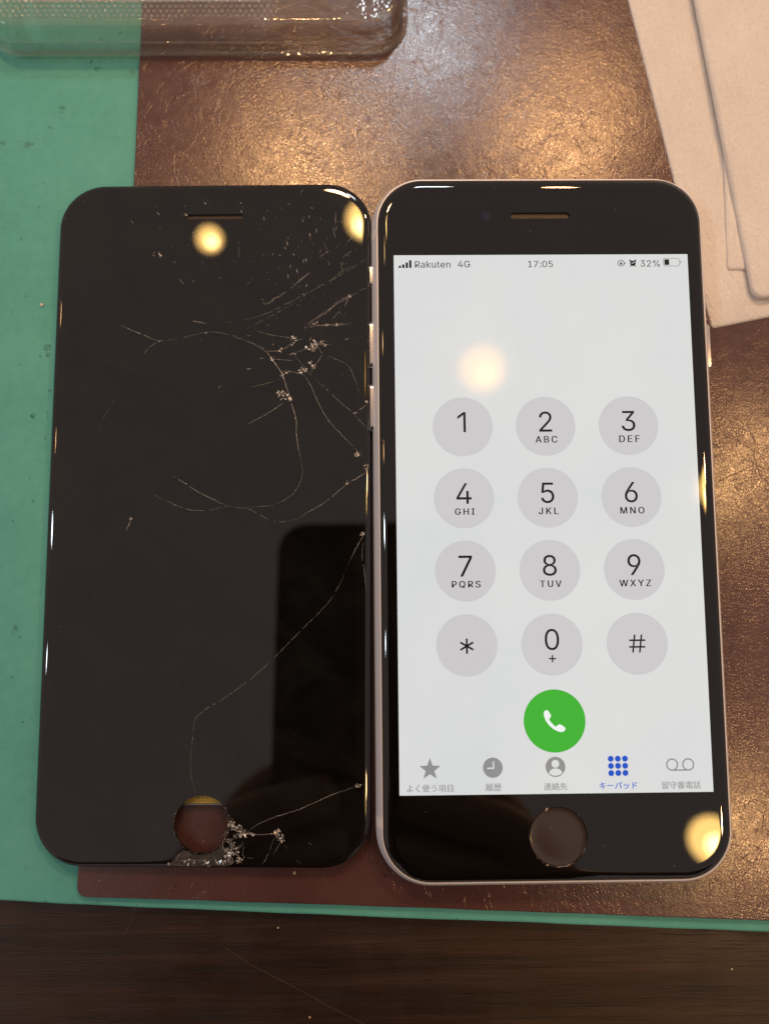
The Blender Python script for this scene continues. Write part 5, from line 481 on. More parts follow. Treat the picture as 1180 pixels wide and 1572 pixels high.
# ------------------------------------------------------------------ clear tray
tray = empty('blister_tray', (-70.5, 130, Z_BROWN+.05))
tag(tray, 'clear plastic blister tray lying across the green and brown mats', 'tray')
TW, TH, TR = 90.0, 61.6, 8.0
mb = MB()
prof = [(0, .0), (.05, .35), (.9, .45), (1.15, .7), (1.3, 1.4), (1.42, 2.2), (1.75, 2.45), (1.85, 2.8), (2.05, 5.2), (2.15, 5.9), (2.45, 6.35), (2.9, 6.55), (3.6, 6.6)]
loops = [lift(rr(TW-2*i, TH-2*i, TR-i*.8, 12), z) for i, z in prof]
rings(mb, loops)
comp = rr(57, 44, 4.0, 8, cx=-11.5, cy=0.4)
holed(mb, rr(TW-7.2, TH-7.2, TR-2.88, 12), [comp[::-1]], 6.6)
mb.build('tray_shell', m_clear, tray, 35)
mb = MB()
cl = [lift(rr(57-2*i, 44-2*i, max(4.0-i, 1.0), 8, cx=-11.5, cy=.4), z) for i, z in ((0, 6.6), (.4, 6.4), (.6, 5.9), (1.1, 2.9), (1.5, 2.5), (2.0, 2.4))]
b = rings(mb, cl); n = len(cl[0]); mb.f.append(tuple(b+5*n+k for k in range(n)))
mb.build('compartment', m_clear, tray, 35)
mb = MB(); random.seed(4)
for j in range(14):
    for i in range(46):
        x = -39 + i*1.25 + (j % 2)*.62; y = -TH/2+4.1 + j*1.05
        on_floor = abs(x+11.5) < 26 and abs(y-.4) < 19.6
        on_top = y < .4-22.3 or abs(x+11.5) > 28.9
        if not (on_floor or on_top): continue
        z = 2.4 if on_floor else 6.6; r1, h1 = .52, .36
        ring = [(x+r1*math.cos(2*PI*k/6), y+r1*1.0*math.sin(2*PI*k/6), z+.006) for k in range(6)]
        mid = [(x+r1*.6*math.cos(2*PI*k/6), y+r1*.6*math.sin(2*PI*k/6), z+h1*.75) for k in range(6)]
        b = mb.add(ring+mid+[(x, y, z+h1)], [])
        for k in range(6):
            k2 = (k+1) % 6
            mb.f.append((b+k, b+k2, b+6+k2, b+6+k)); mb.f.append((b+6+k, b+6+k2, b+12))
tag(mb.build('embossed_studs', m_studs, tray, 60), kind='stuff')

# ------------------------------------------------------------------ phone with lit screen
phone = empty('smartphone', (0, 0, Z_BROWN))
tag(phone, 'lit smartphone with silver frame showing a dial keypad', 'phone')
PW, PH, PR = 67.3, 138.4, 10.2
def prof_loops(prof, w_=PW, h_=PH, r_=PR, n=14): return [lift(rr(w_-2*i, h_-2*i, r_-i, n), z) for i, z in prof]
FP = []
for k in range(13):
    a = -PI/2 + PI*k/12*.86
    FP.append((3.1*(1-max(0, math.cos(a))**.8), 3.45+3.45*math.sin(a)))
FP = [q for q in FP if q[1] < 6.45] + [(1.12, 6.5), (1.30, 6.52), (1.36, 6.3), (1.36, 5.8)]
FP[0] = (3.1, 0.0)
mb = MB(); L = prof_loops(FP); b = rings(mb, L); n = len(L[0]); mb.f.append(tuple(b+k for k in range(n))[::-1])
mb.build('frame', m_frame, phone, 45)
mb = MB(); L = prof_loops([(1.30, 6.3), (1.9, 6.32)]); rings(mb, L); mb.build('gasket', m_gap, phone)

def glass_plate(mat, parent, w_, h_, r_, z0, z1, lift_a, holes, wall, name='cover_glass'):
    mb = MB()
    pr = [(.25, z0), (.03, z0+.12)]
    for k in range(13):
        a = PI/2*k/12; pr.append((lift_a*(1-math.cos(a)), z0+.2+(z1-z0-.2)*math.sin(a)))
    pr.append((lift_a+.6, z1))
    L = [lift(rr(w_-2*i, h_-2*i, r_-i, 16), z) for i, z in pr]
    rings(mb, L)
    holed(mb, [(x, y) for x, y, z in L[-1]], [h[::-1] for h in holes], z1)
    for h in holes:
        c_ = (sum(x for x, y in h)/len(h), sum(y for x, y in h)/len(h))
        rings(mb, [lift(h, z1), [(x+(c_[0]-x)*-.006, y+(c_[1]-y)*-.006, z1-.08) for x, y in h], [(x, y, z1-wall) for x, y in h]])
    bm_ = mb.build(name, mat, parent, 32)
    me = bm_.data
    bm = bmesh.new(); bm.from_mesh(me); bmesh.ops.remove_doubles(bm, verts=bm.verts, dist=2e-6)
    bmesh.ops.recalc_face_normals(bm, faces=bm.faces)
    up = max(bm.faces, key=lambda f: f.calc_area())
    if up.normal.z < 0: bmesh.ops.reverse_faces(bm, faces=bm.faces)
    bm.to_mesh(me); bm.free(); me.set_sharp_from_angle(angle=math.radians(32))
    return bm_
ZG = 7.3
HOME = (0.05, -59.75); EAR = (0.05, 60.1)
glass_plate(m_glass_new, phone, 64.5, 135.2, 8.9, 6.2, ZG, 1.75, [circ(HOME[0], HOME[1], 5.42, 64), stadium(EAR[0], EAR[1], 11.9, .62)], .6)
# home button
hb = MB(); loops = [lift(circ(HOME[0], HOME[1], r_, 64), z) for r_, z in ((5.25, 6.7), (5.25, 7.06), (5.18, 7.12), (5.0, 7.10), (4.6, 7.075), (3.8, 7.055), (2.6, 7.045), (1.2, 7.04))]
b = rings(hb, loops); hb.f.append(tuple(b+7*64+k for k in range(64)))
home = hb.build('home_button', m_home, phone, 40)
mb = MB(); rings(mb, [lift(circ(HOME[0], HOME[1], r_, 64), z) for r_, z in ((5.40, 6.8), (5.40, 7.2), (5.36, 7.24), (5.30, 7.20), (5.28, 6.8))]); mb.build('button_ring', m_ring, home, 40)
mb = MB(); random.seed(12)
def crumb(mb, x, y, z, s):
    a = random.random()*6.28
    top = (x+s*random.uniform(-.2, .2), y+s*random.uniform(-.2, .2), z+s*random.uniform(.4, .9))
    ring = [(x+s*random.uniform(.55, 1)*math.cos(a+k*1.2566), y+s*random.uniform(.55, 1)*math.sin(a+k*1.2566), z) for k in range(5)]
    b = mb.add(ring+[top], []); mb.f += [(b+k, b+(k+1) % 5, b+5) for k in range(5)]
for ang, s, nn in ((112, .26, 5), (246, .2, 4), (258, .12, 2), (271, .12, 2), (283, .2, 4), (292, .12, 2), (236, .12, 2), (180, .10, 2), (222, .1, 2), (330, .1, 2), (45, .08, 2), (300, .09, 2)):
    for k in range(nn):
        a = math.radians(ang+random.uniform(-3, 3)); r_ = 5.40+random.uniform(-.12, .14)
        crumb(mb, HOME[0]+r_*math.cos(a), HOME[1]+r_*math.sin(a), 7.29, s*random.uniform(.4, 1))
for x, y in ((-2.0, 57.0), (15.3, 61.3), (-9.0, 66.0), (-24.4, -54.9), (-1.2, -58.2), (21.3, -65.2), (8.5, -61.4)):
    crumb(mb, x, y, 7.30 if abs(x-HOME[0]) > 5 or y > 0 else 7.06, .09)
tag(mb.build('dust', m_dust, phone), kind='stuff')
# earpiece
mb = MB(); holed(mb, stadium(EAR[0], EAR[1], 12.0, .66), [], 6.85); eg = mb.build('earpiece_grille', m_grille, phone); flat_up(eg)
mb = MB()
for i in range(36):
    for j in range(3):
        x = EAR[0]-5.5+i*.314; y = EAR[1]-.36+j*.36
        mb.box(x-.08, x+.08, y-.1, y+.1, 6.86, 6.93)
tag(mb.build('grille_mesh', m_ring, eg), kind='stuff')
mb = MB(); mb.poly(circ(-10.68, 60.0, .82, 32), ZG+.012); flat_up(mb.build('front_camera', m_lens, phone))
# frame details
def side_strip(x_side, y0, y1, prof, proud, name, mat):
    mb = MB(); sgn = 1 if x_side > 0 else -1
    pts = [(sgn*(PW/2-i+proud), z) for i, z in prof]
    b = mb.add([(x, y0, z) for x, z in pts]+[(x, y1, z) for x, z in pts], [])
    n = len(pts)
    for k in range(n-1): mb.f.append((b+k, b+k+1, b+n+k+1, b+n+k))
    return mb.build(name, mat, phone, 45)
BP = [q for q in FP if 0.0 <= q[1] <= 6.53][:-2]
for sx in (-1, 1):
    for y0, y1 in ((56.3, 58.0), (-58.2, -56.2)):
        side_strip(sx, y0, y1, BP, .012, 'antenna_band', m_band)
def side_button(sgn, yc, ln, name, zc=3.75, hh=1.05, proud=.55):
    mb = MB()
    lp = [rr(ln-2*i, 2*hh-2*i, hh-i-.02, 8) for i in (0, 0, .12, .3)]
    xs = (-.3, proud-.15, proud-.03, proud)
    L = [[(sgn*(PW/2+x), yc+a, zc+b_) for a, b_ in l] for l, x in zip(lp, xs)]
    b = rings(mb, L); n = len(L[0]); mb.f.append(tuple(b+3*n+k for k in range(n)))
    return mb.build(name, m_button, phone, 40)
side_button(-1, 34.8, 9.6, 'volume_button'); side_button(-1, 22.0, 9.6, 'volume_button')
side_button(-1, 49.0, 4.6, 'mute_switch', 3.9, .9, .45); side_button(1, 34.0, 9.4, 'power_button')

# ---- screen
DW, DH = 58.44, 103.94
mb = MB(); mb.poly(rr(DW, DH, .05, 1), ZG+.015)
disp = flat_up(mb.build('display', m_scr, phone))
Z1, Z2 = ZG+.022, ZG+.029
def ui(mb, name, mat): return flat_up(mb.build(name, mat, disp))
def glyph(key, name, mat, x, y, width=None, height=None, ax=.5, z=Z2, base=False, bold=0):
    L = GLYPHS[key]
    xs = [q for V, F in L for q in V[::2]]; ys = [q for V, F in L for q in V[1::2]]
    x0, x1, y0, y1 = min(xs), max(xs), min(ys), max(ys)
    s = width/(x1-x0) if width else height/(y1-y0)
    oy = 0 if base else (y0+y1)/2
    mb = MB()
    for k, ((V, F), dx) in enumerate([(q, d) for q in L for d in ((-bold, bold, 0) if bold else (0,))]):
        mb.add([(x+dx+(a-(x0+(x1-x0)*ax))*s, y+(b_-oy)*s, z+k*.0015) for a, b_ in zip(V[::2], V[1::2])], [tuple(F[i:i+3]) for i in range(0, len(F), 3)])
    return ui(mb, name, mat)
def bar(mb, x0, y0, x1, y1, wd, z=Z2):
    d = Vector((x1-x0, y1-y0)).normalized()*wd/2; nx, ny = -d.y, d.x
    mb.add([(x0+nx, y0+ny, z), (x0-nx, y0-ny, z), (x1-nx, y1-ny, z), (x1+nx, y1+ny, z)], [(0, 1, 2, 3)])
def ringshape(mb, x, y, r0, r1, z=Z2, n=36):
    b = mb.add(lift(circ(x, y, r0, n), z)+lift(circ(x, y, r1, n), z), [])
    for k in range(n): mb.f.append((b+k, b+(k+1) % n, b+n+(k+1) % n, b+n+k))
KX = (-16.2, -0.08, 16.08); KY = (17.37, 3.41, -10.54, -24.55)
LET = ('', 'ABC', 'DEF', 'GHI', 'JKL', 'MNO', 'PQRS', 'TUV', 'WXYZ')
LW = (0, 4.2, 3.95, 3.75, 3.75, 4.6, 5.4, 4.05, 6.0)
for q in range(12):
    x, y = KX[q % 3], KY[q//3]
    mb = MB(); mb.poly(circ(x, y, 5.82, 72), Z1); ui(mb, 'keypad_key', m_key)
    if q < 9 and q != 0:
        glyph(str(q+1), 'key_digit', m_dark, x, y+.92, height=4.0)
        glyph(LET[q], 'key_letters', m_dark, x+.1, y-2.58, width=LW[q], bold=.045)
    elif q == 0:
        mb = MB(); mb.poly([(x+.62, y+2.9), (x+.14, y+2.9), (x-1.0, y+2.05), (x-1.0, y+1.5), (x+.14, y+2.33), (x+.14, y-1.06), (x+.62, y-1.06)], Z2); ui(mb, 'key_digit', m_dark)
    elif q == 9:
        mb = MB()
        for k in range(3):
            a = PI/2+k*PI/3; bar(mb, x-1.42*math.cos(a), y-.15-1.42*math.sin(a), x+1.42*math.cos(a), y-.15+1.42*math.sin(a), .36, Z2+k*.003)
        ui(mb, 'key_symbol', m_dark)
    elif q == 10:
        glyph('0', 'key_digit', m_dark, x, y+.92, height=4.0)
        mb = MB(); bar(mb, x-.68, y-2.65, x+.68, y-2.65, .26); bar(mb, x, y-3.33, x, y-1.97, .26, Z2+.003); ui(mb, 'key_letters', m_dark)
    else:
        mb = MB()
        for k, (xa, ya, xb, yb) in enumerate(((-.88, -1.68, -.42, 1.68), (.42, -1.68, .88, 1.68), (-1.5, .62, 1.55, .62), (-1.55, -.62, 1.5, -.62))): bar(mb, x+xa, y+ya, x+xb, y+yb, .32, Z2+k*.002)
        ui(mb, 'key_symbol', m_dark)
CX, CY = -.03, -38.72
mb = MB(); mb.poly(circ(CX, CY, 5.80, 72), Z1); ui(mb, 'call_button', m_callg)
HS = [(-38,-26),(-36,-34),(-29,-39),(-22,-37),(-13,-23),(-12,-16),(-19,-8),(-17,-2),(-9,8),(0,17),(5,19),(13,12),(20,11),(33,19),(38,25),(37,30),(31,36),(24,38),(12,36),(-4,28),(-20,14),(-31,-2),(-36,-14)]
mb = MB(); holed(mb, [(CX+x*.053, CY-.05-y*.053) for x, y in HS][::-1], [], Z2); ui(mb, 'handset_icon', m_white)
# status bar
glyph('Rakuten', 'status_text', m_stat, -25.02, 49.40, width=7.0, ax=0, base=True, bold=.02)
glyph('4G', 'status_text', m_stat, -16.53, 49.42, width=2.4, ax=0, base=True, bold=.02)
glyph('17:05', 'status_text', m_stat, -.16, 49.40, width=4.9, base=True, bold=.02)
glyph('32%', 'status_text', m_stat, 19.76, 49.42, width=3.85, ax=0, base=True, bold=.02)
mb = MB()
for k, hh in enumerate((.48, .75, 1.15, 1.6)):
    x = -28.25+k*.69; mb.poly(rr(.46, hh, .1, 3, cx=x+.23, cy=49.35+hh/2), Z2)
ui(mb, 'signal_bars', m_dark)
mb = MB()
o1 = rr(3.35, 1.72, .5, 6, cx=25.95, cy=50.33); i1 = rr(3.11, 1.48, .4, 6, cx=25.95, cy=50.33)
b = mb.add(lift(o1, Z2)+lift(i1, Z2), []); n = len(o1)
for k in range(n): mb.f.append((b+k, b+(k+1) % n, b+n+(k+1) % n, b+n+k))
mb.poly(rr(.16, .55, .07, 3, cx=27.83, cy=50.33), Z2)
ui(mb, 'battery_outline', m_grey)
mb = MB(); mb.poly(rr(.95, 1.16, .12, 3, cx=25.02, cy=50.33), Z2); ui(mb, 'battery_level', m_dark)
mb = MB(); ringshape(mb, 15.9, 50.15, .68, .54); mb.poly(rr(.52, .42, .08, 3, cx=15.9, cy=50.05), Z2); ringshape(mb, 15.9, 50.28, .19, .11, Z2+.002, 16)
mb.add([(16.38, 50.2, Z2+.003), (16.82, 50.2, Z2+.003), (16.6, 49.88, Z2+.003)], [(0, 1, 2)])
ui(mb, 'rotation_lock_icon', m_stat)
mb = MB(); mb.poly(circ(18.25, 50.12, .56, 24), Z2)
for sx in (-1, 1): mb.poly(circ(18.25+sx*.5, 50.66, .2, 12), Z2+.001); bar(mb, 18.25+sx*.3, 49.72, 18.25+sx*.58, 49.42, .14, Z2+.001)
ui(mb, 'alarm_icon', m_dark)
mb = MB(); bar(mb, 18.25, 50.12, 18.55, 50.42, .12, Z2+.004); bar(mb, 18.25, 50.12, 17.98, 50.2, .12, Z2+.005); ui(mb, 'alarm_hands', m_scr)
# tab bar
mb = MB(); pts = []
for k in range(10):
    a = PI/2+k*PI/5; r_ = 2.1 if k % 2 == 0 else .86
    pts.append((-23.5+r_*math.cos(a), -47.3+r_*math.sin(a)))
holed(mb, pts, [], Z2); ui(mb, 'star_icon', m_grey)
mb = MB(); mb.poly(circ(-11.8, -47.12, 1.84, 48), Z1); ui(mb, 'clock_icon', m_grey)
mb = MB(); bar(mb, -11.68, -47.35, -11.68, -46.0, .26); bar(mb, -12.85, -47.22, -11.55, -47.22, .26, Z2+.002); ui(mb, 'clock_hands', m_scr)
mb = MB(); mb.poly(circ(-.12, -47.1, 1.84, 48), Z1); ui(mb, 'contact_icon', m_grey)
mb = MB(); mb.poly(circ(-.12, -46.55, .72, 28), Z2)
sh = [(-.12+1.22*math.cos(a*PI/16), -48.30+.92*math.sin(a*PI/16)) for a in range(17)]
sh += [(-.12-.6, -48.62), (-.12, -48.72), (-.12+.6, -48.62)]
holed(mb, sh, [], Z2+.001); ui(mb, 'contact_figure', m_scr)
for j in range(3):
    for i in range(3):
        mb = MB(); mb.poly(circ(11.58+(i-1)*1.33, -47.06+(1-j)*1.30, .55, 24), Z2); ui(mb, 'keypad_dot', m_blue)
mb = MB(); ringshape(mb, 21.7, -46.95, 1.14, .88); ringshape(mb, 24.72, -46.95, 1.14, .88, Z2+.001); bar(mb, 21.7, -47.96, 24.72, -47.96, .26, Z2+.002); ui(mb, 'voicemail_icon', m_grey)
for key, x, y, wd, mt in (('よく使う項目', -23.55, -50.72, 8.55, m_grey), ('履歴', -11.76, -50.68, 2.95, m_grey), ('連絡先', -.2, -50.66, 4.3, m_grey), ('キーパッド', 11.5, -50.62, 7.0, m_blue), ('留守番電話', 23.25, -50.66, 7.25, m_grey)):
    glyph(key, 'tab_caption', mt, x, y, width=wd, bold=.022)

# ------------------------------------------------------------------ cracked display assembly
asm = empty('broken_display', (-66.08, 1.62, 7.2-2.3), (0, math.radians(-1.7), math.radians(-.55)))
tag(asm, 'black removed phone display with cracked glass and empty button hole', 'phone display')
LW_, LH_, LZ = 64.0, 135.2, 2.3
H2 = (0.15, -59.55); E2 = (-.1, 60.55)
og = glass_plate(m_glass_old, asm, LW_, LH_, 9.2, 1.25, LZ, 1.45, [circ(H2[0], H2[1], 5.3, 56), stadium(E2[0], E2[1], 11.7, .5)], .75)
mb = MB(); L = [lift(rr(LW_-2*i, LH_-2*i, 9.2-i, 14), z) for i, z in ((1.2, 0), (.55, .15), (.45, .5), (.45, 1.05), (.15, 1.2), (.15, 1.4))]
rings(mb, L)
mb.build('bezel_frame', m_plastic, asm, 40)
bk = MB(); holed(bk, rr(LW_-2.4, LH_-2.4, 8.4, 14), [rr(16, 13, 4, 6, cx=H2[0], cy=H2[1]-1.2)[::-1]], .02); bk.build('back_plate', m_plastic, asm)
mb = MB(); mb.poly(rr(DW, DH, .05, 1), LZ+.012); flat_up(mb.build('unlit_panel', m_panel_off, asm))
mb = MB(); holed(mb, stadium(E2[0], E2[1], 12, .58), [], LZ-.45); flat_up(mb.build('earpiece_grille', m_grille, asm))
mb = MB(); mb.box(18, 27, 20, 46, -1.75, .0); mb.build('flex_connector', m_shield, asm)
mb = MB(); mb.box(H2[0]-7.5, H2[0]+7.5, H2[1]+3.45, H2[1]+9, .35, .5); yl = mb.build('yellow_label', m_yellow, asm)
mb = MB(); random.seed(8)
for k in range(22):
    x = H2[0]-4.2+k*.4
    if k in (4, 5, 13): continue
    y = H2[1]+4.25
    mb.box(x, x+.08, y, y+.42, .505, .51)
    if k % 2: mb.box(x+.09, x+.24, y+random.choice((0, .18, .34)), y+random.choice((0, .18, .34))+.07+.34, .505, .51)
mb.box(H2[0]-5, H2[0]+5, H2[1]+3.75, H2[1]+3.83, .505, .51)
tag(mb.build('label_print', m_ink, yl), kind='stuff')
mb = MB(); mb.box(H2[0]-7.4, H2[0]+7.4, H2[1]+3.1, H2[1]+3.42, .3, .6); mb.build('metal_edge', m_shield, asm)

# cracks: thin raised glass edges with uneven facets
random.seed(21)
WID = (.014, .032, .052, .095)
GAP = (.60, .30, .16, .06)
def smooth_line(pts, step=.22):
    out = []
    P = [pts[0]]+pts+[pts[-1]]
    for i in range(1, len(P)-2):
        p0, p1, p2, p3 = (Vector(q) for q in P[i-1:i+3])
        k = max(2, int((p2-p1).length/step))
        for j in range(k):
            t = j/k
            out.append(.5*((2*p1)+(p2-p0)*t+(2*p0-5*p1+4*p2-p3)*t*t+(3*p1-p0-3*p2+p3)*t**3))
    out.append(Vector(pts[-1])); return out
def inside(x, y):
    X, Y = abs(x)-(LW_/2-10.2), abs(y)-(LH_/2-10.2)
    if X > 0 and Y > 0: return math.hypot(X, Y) < 9.5
    return abs(x) < LW_/2-.55 and abs(y) < LH_/2-.5
def zed(x, y):
    d = min(LW_/2-abs(x), LH_/2-abs(y))
    return LZ if d > 1.45 else LZ-.9*(1-math.sqrt(max(0, 1-(1-d/1.45)**2)))
for cr_ in CRACKS:
    k = cr_[0]; pts = [(cr_[i], cr_[i+1]) for i in range(1, len(cr_), 2)]
    ln = [q for q in smooth_line(pts) if inside(q.x, q.y)]
    if len(ln) < 2: continue
    mb = MB(); vs = []
    for i, q in enumerate(ln):
        d = (ln[min(i+1, len(ln)-1)]-ln[max(i-1, 0)]).normalized(); nrm = Vector((-d.y, d.x))
        e = 1 if len(ln) < 4 else min(1, .25+3*min(i, len(ln)-1-i)/len(ln))
        wd = WID[k]*e*(.35+.9*random.random()**1.6*(1 + .8*noise.noise((q.x*.5, q.y*.5, k))))
        j = nrm*(random.uniform(-.035, .035)+.10*noise.noise((q.x*1.3, q.y*1.3, 9)))
        z = zed(q.x, q.y)+.016
        for s in (-1, 0, 1):
            pt = q+j+nrm*wd*.5*s
            vs.append((pt.x, pt.y, z+(random.uniform(.3, 1.0)*wd*.5 if s == 0 else .002)))
    fs = []
    for i in range(len(ln)-1):
        if .5+.5*noise.noise((ln[i].x*.9+7, ln[i].y*.9, k))*1.7 < GAP[k]: continue
        for s in (0, 1): fs.append((i*3+s, i*3+s+1, i*3+s+4, i*3+s+3))
    if not fs: continue
    mb.add(vs, fs); mb.build('crack', m_crack, og)
def shard(mb, x, y, z, s):
    a = random.random()*6.28; n = random.choice((3, 4))
    hs = [random.uniform(0, .5)*s for _ in range(n)]
    rr_ = [s*random.uniform(.35, 1.0) for _ in range(n)]
    st = random.uniform(.18, .75); co, si = math.cos(a*1.7), math.sin(a*1.7)
    vs = []
    for k in range(n):
        px, py = rr_[k]*math.cos(a+k*2*PI/n), rr_[k]*st*math.sin(a+k*2*PI/n)
        vs.append((x+px*co-py*si, y+px*si+py*co, z+hs[k]))
    b = mb.add(vs, [tuple(range(n))])
for x, y, r_, n_ in CHIPS:
    mb = MB()
    for k in range(int(n_*1.5)):
        a = random.random()*6.28; d = r_*random.random()**.7
        px, py = x+d*math.cos(a), y+d*.8*math.sin(a)
        if not inside(px, py): continue
        shard(mb, px, py, zed(px, py)+.02, random.uniform(.10, .42)*(.6+.6*r_))
    if mb.f: mb.build('shattered_spot', m_crack, og)
mb = MB()
for i, (x, y) in enumerate(SPECKS):
    if not inside(x, y): continue
    s = random.choice((.06, .07, .08, .10, .14))
    near = abs(x) < 31 and y > 20
    if near and random.random() < .5:
        a = math.atan2(y-31.48, x-18.96)+random.uniform(-.35, .35); l = .12+1.15*random.random()**2; wd = .018+.085*random.random()**1.5
        dx, dy = math.cos(a)*l/2, math.sin(a)*l/2; nx, ny = -math.sin(a)*wd/2, math.cos(a)*wd/2; z = zed(x, y)+.016
        mb.add([(x-dx, y-dy, z), (x+nx, y+ny, z+.01), (x+dx, y+dy, z), (x-nx, y-ny, z+.05)], [(0, 3, 2, 1)])
    else: shard(mb, x, y, zed(x, y)+.018, s*random.uniform(.35, 1.15))
tag(mb.build('glass_splinters', m_crack, og), kind='stuff')
# larger loosened pieces
random.seed(31)
for x, y, r_ in [[6.04, -59.54, 1.0], [7.04, -60.24, 1.2], [8.04, -61.07, 0.9], [5.35, -62.4, 1.1], [5.14, -64.18, 1.3], [5.99, -63.34, 0.9], [6.63, -64.76, 1.1], [7.35, -63.57, 0.8], [5.67, -65.95, 1.2], [7.4, -66.17, 0.9], [4.83, -60.97, 0.8], [6.57, -61.68, 0.9], [14.72, -61.5, 0.8], [13.97, -61.03, 0.6], [3.95, -66.43, 1.0], [-0.97, -66.94, 0.9], [-3.45, -66.84, 0.8], [1.5, -67.04, 0.8], [29.58, -52.11, 0.6], [31.29, 8.92, 0.6], [18.21, 28.42, 0.8], [14.48, 23.66, 0.7], [20.77, 33.48, 0.6], [15.67, 22.46, 0.6], [29.35, 11.52, 0.5]]:
    if not inside(x, y): continue
    mb = MB(); n = random.choice((4, 5, 6)); a = random.random()*6.28; e = random.uniform(.35, .8)
    top = []
    for k in range(n):
        d = r_*random.uniform(.45, .85); q = a+2*PI*k/n; px, py = d*math.cos(q), d*e*math.sin(q)
        top.append((x+px*math.cos(a)-py*math.sin(a), y+px*math.sin(a)+py*math.cos(a), zed(x, y)+.03+random.uniform(.0, .16)*r_))
    c_ = (x, y, zed(x, y)+.05+random.uniform(.05, .2)*r_)
    b = mb.add(top+[c_], []); mb.f += [(b+k, b+(k+1) % n, b+n) for k in range(n)]
    mb.build('glass_shard', m_shard, og)
# crushed lower rim
mb = MB()
P0 = [(-5.9, -67.1), (-4.3, -65.0), (-3.2, -64.15), (-1.5, -64.98), (0, -65.2), (2.2, -64.75), (3.4, -64.0), (4.4, -63.4), (4.8, -65.4), (5.6, -67.0)]
holed(mb, P0, [], LZ+.014); flat_up(mb.build('crushed_rim', m_patch, og))
mb = MB()
for i in range(56):
    a = math.radians(random.uniform(150, 400)); r_ = 5.3+abs(random.gauss(0, .10))
    shard(mb, H2[0]+r_*math.cos(a), H2[1]+r_*math.sin(a), LZ+.02, random.uniform(.05, .16))
tag(mb.build('chipped_hole_edge', m_crack, og), kind='stuff')

# ------------------------------------------------------------------ loose bits
def hair(pts, r_, label, name='hair'):
    mb = MB(); P = smooth_line([(x, y) for x, y, z in pts], 1.2)
    zs = [z for x, y, z in pts]
    out = []
    for i, q in enumerate(P):
        t = i/(len(P)-1)*(len(zs)-1); k = min(int(t), len(zs)-2); out.append((q.x+.12*noise.noise((i*.3, r_*50, 0)), q.y+.12*noise.noise((i*.3, 3, r_)), zs[k]+(zs[k+1]-zs[k])*(t-k)))
    mb.tube(out, r_, 5); o = mb.build(name, m_hair, smooth=60)
    return tag(o, label, 'hair')
hair([(-63.4, -83.5, .06), (-57, -87.4, .06), (-50.0, -90.9, .06), (-42.5, -94.9, .06), (-35.8, -98.2, .06)], .021, 'long thin hair lying across the dark wood below the mats')
hair([(-83.2, -80.9, .06), (-82.4, -79.6, .08), (-81.3, -77.6, .8), (-80.6, -75.6, 2.7), (-79.9, -74.0, 2.62)], .022, 'short hair hanging over the lower edge of the green mat')
def bit(name, x, y, z, s, mat, label, seed):
    random.seed(seed); bm = bmesh.new(); bmesh.ops.create_icosphere(bm, subdivisions=2, radius=s*MM)
    for q in bm.verts:
        q.co *= 1+.35*noise.noise(q.co*1400+Vector((seed, 0, 0))); q.co.z *= .6
    zmin = min(q.co.z for q in bm.verts)
    for q in bm.verts: q.co.z -= zmin
    me = bpy.data.meshes.new(name); bm.to_mesh(me); bm.free(); me.materials.append(mat)
    o = bpy.data.objects.new(name, me); COL.objects.link(o); o.location = (x*MM, y*MM, z*MM)
    return tag(o, label, 'crumb')
bit('crumb', -102.1, 45.5, Z_GREEN, .36, m_crumb, 'white crumb on the green mat left of the cracked display', 3)
bit('crumb', -49.4, -68.1, Z_BROWN, .33, m_crumb2, 'tan crumb on the brown mat just below the cracked display', 5)
bit('crumb', -53.0, -79.9, 0, .16, m_crumb, 'tiny pale crumb on the wood close to the green mat edge', 7)
bit('crumb', 36.0, -88.9, 0, .18, m_crumb, 'tiny pale crumb on the wood near the lower right corner', 9)
bit('crumb', -46.8, -96.6, 0, .24, m_crumb2, 'tan crumb on the wood at the very bottom', 11)

# ------------------------------------------------------------------ photographer: only mirrored in the black glass and shading the near side
m_cloth = simple('dark_cloth', (.014, .012, .013), .85)
m_skin = simple('skin', (.30, .17, .115), .5)
m_hairdark = simple('black_hair', (.01, .008, .007), .5)
bm = bmesh.new(); sk = bm.verts.layers.skin.verify()
def J(x, y, z, r, r2=None, root=False):
    v_ = bm.verts.new((x, y, z)); v_[sk].radius = (r, r2 or r); v_[sk].use_root = root; return v_
def E_(*vs):
    for a, b_ in zip(vs, vs[1:]): bm.edges.new((a, b_))
PX = -.035
pel = J(PX, -.56, -.14, .15, .11, True); bel = J(PX, -.52, .03, .14, .10); che = J(PX, -.43, .22, .155, .11); upc = J(PX, -.36, .345, .12, .09)
nek = J(PX, -.295, .415, .052); hd0 = J(PX, -.245, .445, .066, .07); hd1 = J(PX, -.195, .475, .078, .092); hd2 = J(PX, -.14, .505, .060, .07)
E_(pel, bel, che, upc, nek, hd0, hd1, hd2)
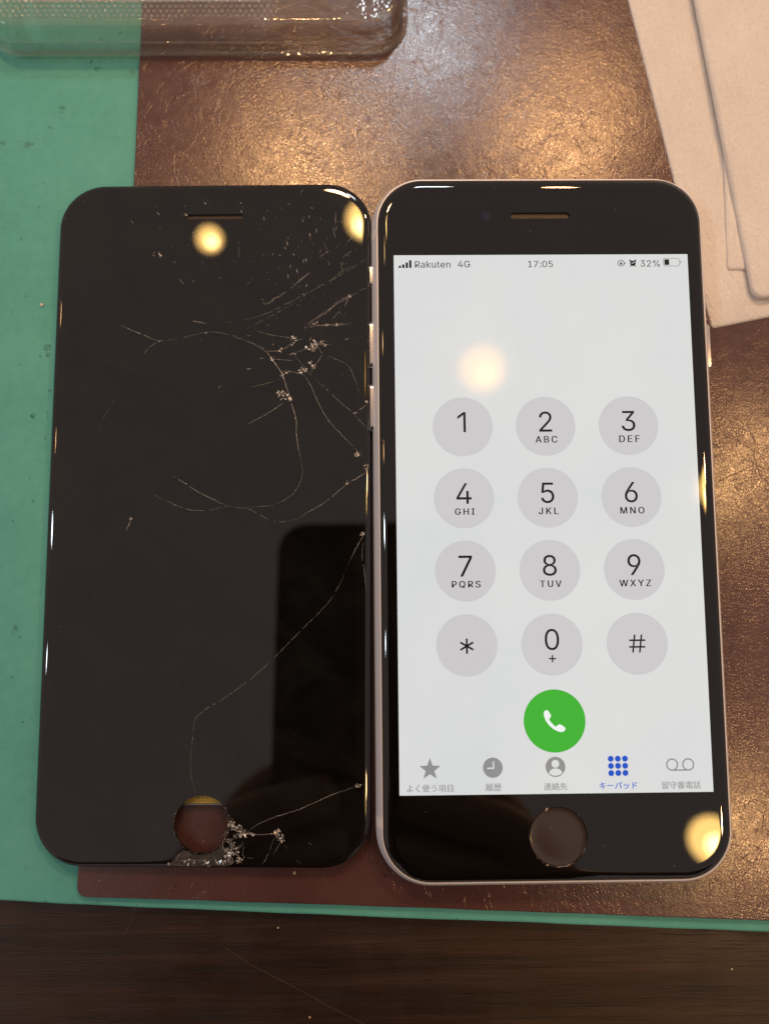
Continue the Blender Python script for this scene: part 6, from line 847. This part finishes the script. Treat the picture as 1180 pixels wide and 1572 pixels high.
for s in (-1, 1):
    sh = J(PX+s*.165, -.345, .355, .062); el = J(PX+s*.215, -.265, .115, .044); fa = J(PX+s*.135, -.215, .125, .038)
    wx = -.035+s*.078
    wr = J(wx+s*.012, -.170, .130, .025, .019); pa = J(wx-s*.018 if s > 0 else wx+.008, -.130, .131, .024, .013)
    E_(upc, sh, el, fa, wr, pa)
    hx = pa.co.x
    for k, (dy, ln) in enumerate(((.034, .90), (.018, 1.0), (.001, .95), (-.015, .78))):
        a = J(hx-s*.012, -.130+dy, .129, .0095); b_ = J(hx-s*(.012+.026*ln), -.126+dy*1.1, .128, .0085); c_ = J(hx-s*(.012+.044*ln), -.122+dy*1.1, .130, .0075); E_(pa, a, b_, c_)
    t0 = J(hx-s*.004, -.112, .146, .011); t1 = J(hx-s*.014, -.096, .158, .0095); t2 = J(hx-s*.030, -.086, .163, .0085); E_(pa, t0, t1, t2)
    hp = J(PX+s*.095, -.54, -.22, .085); kn = J(PX+s*.14, -.14, -.24, .062); an = J(PX+s*.13, -.16, -.66, .042); ft = J(PX+s*.14, -.02, -.70, .036); E_(pel, hp, kn, an, ft)
sm = bpy.data.meshes.new('skeleton'); bm.to_mesh(sm); bm.free()
so = bpy.data.objects.new('skeleton', sm); COL.objects.link(so)
so.modifiers.new('skin', 'SKIN').use_smooth_shade = True
ss = so.modifiers.new('sub', 'SUBSURF'); ss.levels = ss.render_levels = 2
bpy.context.view_layer.update()
pm = bpy.data.meshes.new_from_object(so.evaluated_get(bpy.context.evaluated_depsgraph_get()))
bpy.data.objects.remove(so)
pm.name = 'person'; pm.materials.clear(); pm.materials.append(m_cloth); pm.materials.append(m_skin)
for f in pm.polygons:
    c_ = f.center; f.use_smooth = True
    if (c_.y > -.31 and c_.z > .39) or (c_.y > -.176 and .05 < c_.z < .30): f.material_index = 1
per = bpy.data.objects.new('person', pm); COL.objects.link(per)
tag(per, 'person in dark clothes leaning over, taking the picture with a phone', 'person')
bm = bmesh.new(); bmesh.ops.create_icosphere(bm, subdivisions=3, radius=1)
for v_ in bm.verts:
    n_ = 1+.05*noise.noise(v_.co*3)
    v_.co = Vector((PX, -.185, .512))+Vector((v_.co.x*.088, v_.co.y*.105+.02*v_.co.z, v_.co.z*.075))*n_
me = bpy.data.meshes.new('hair'); bm.to_mesh(me); bm.free(); me.materials.append(m_hairdark)
for f in me.polygons: f.use_smooth = True
ho = bpy.data.objects.new('hair', me); COL.objects.link(ho); ho.parent = per

# the phone that takes the picture
cp = empty('camera_phone', (0, 0, 0)); cp.matrix_world = Matrix.Translation(CAM) @ CR.to_4x4()
tag(cp, 'dark phone held above the table by the person', 'phone')
mb = MB(); L = [lift(rr(92-2*i, 156-2*i, 12-i, 8, cx=-2, cy=-54), z) for i, z in ((1.2, 1.2), (.2, 1.8), (0, 3), (0, 7.5), (1, 9))]
b = rings(mb, L); n = len(L[0]); mb.f.append(tuple(b+k for k in range(n))[::-1]); mb.f.append(tuple(b+4*n+k for k in range(n)))
mb.build('phone_body', m_plastic, cp, 40)
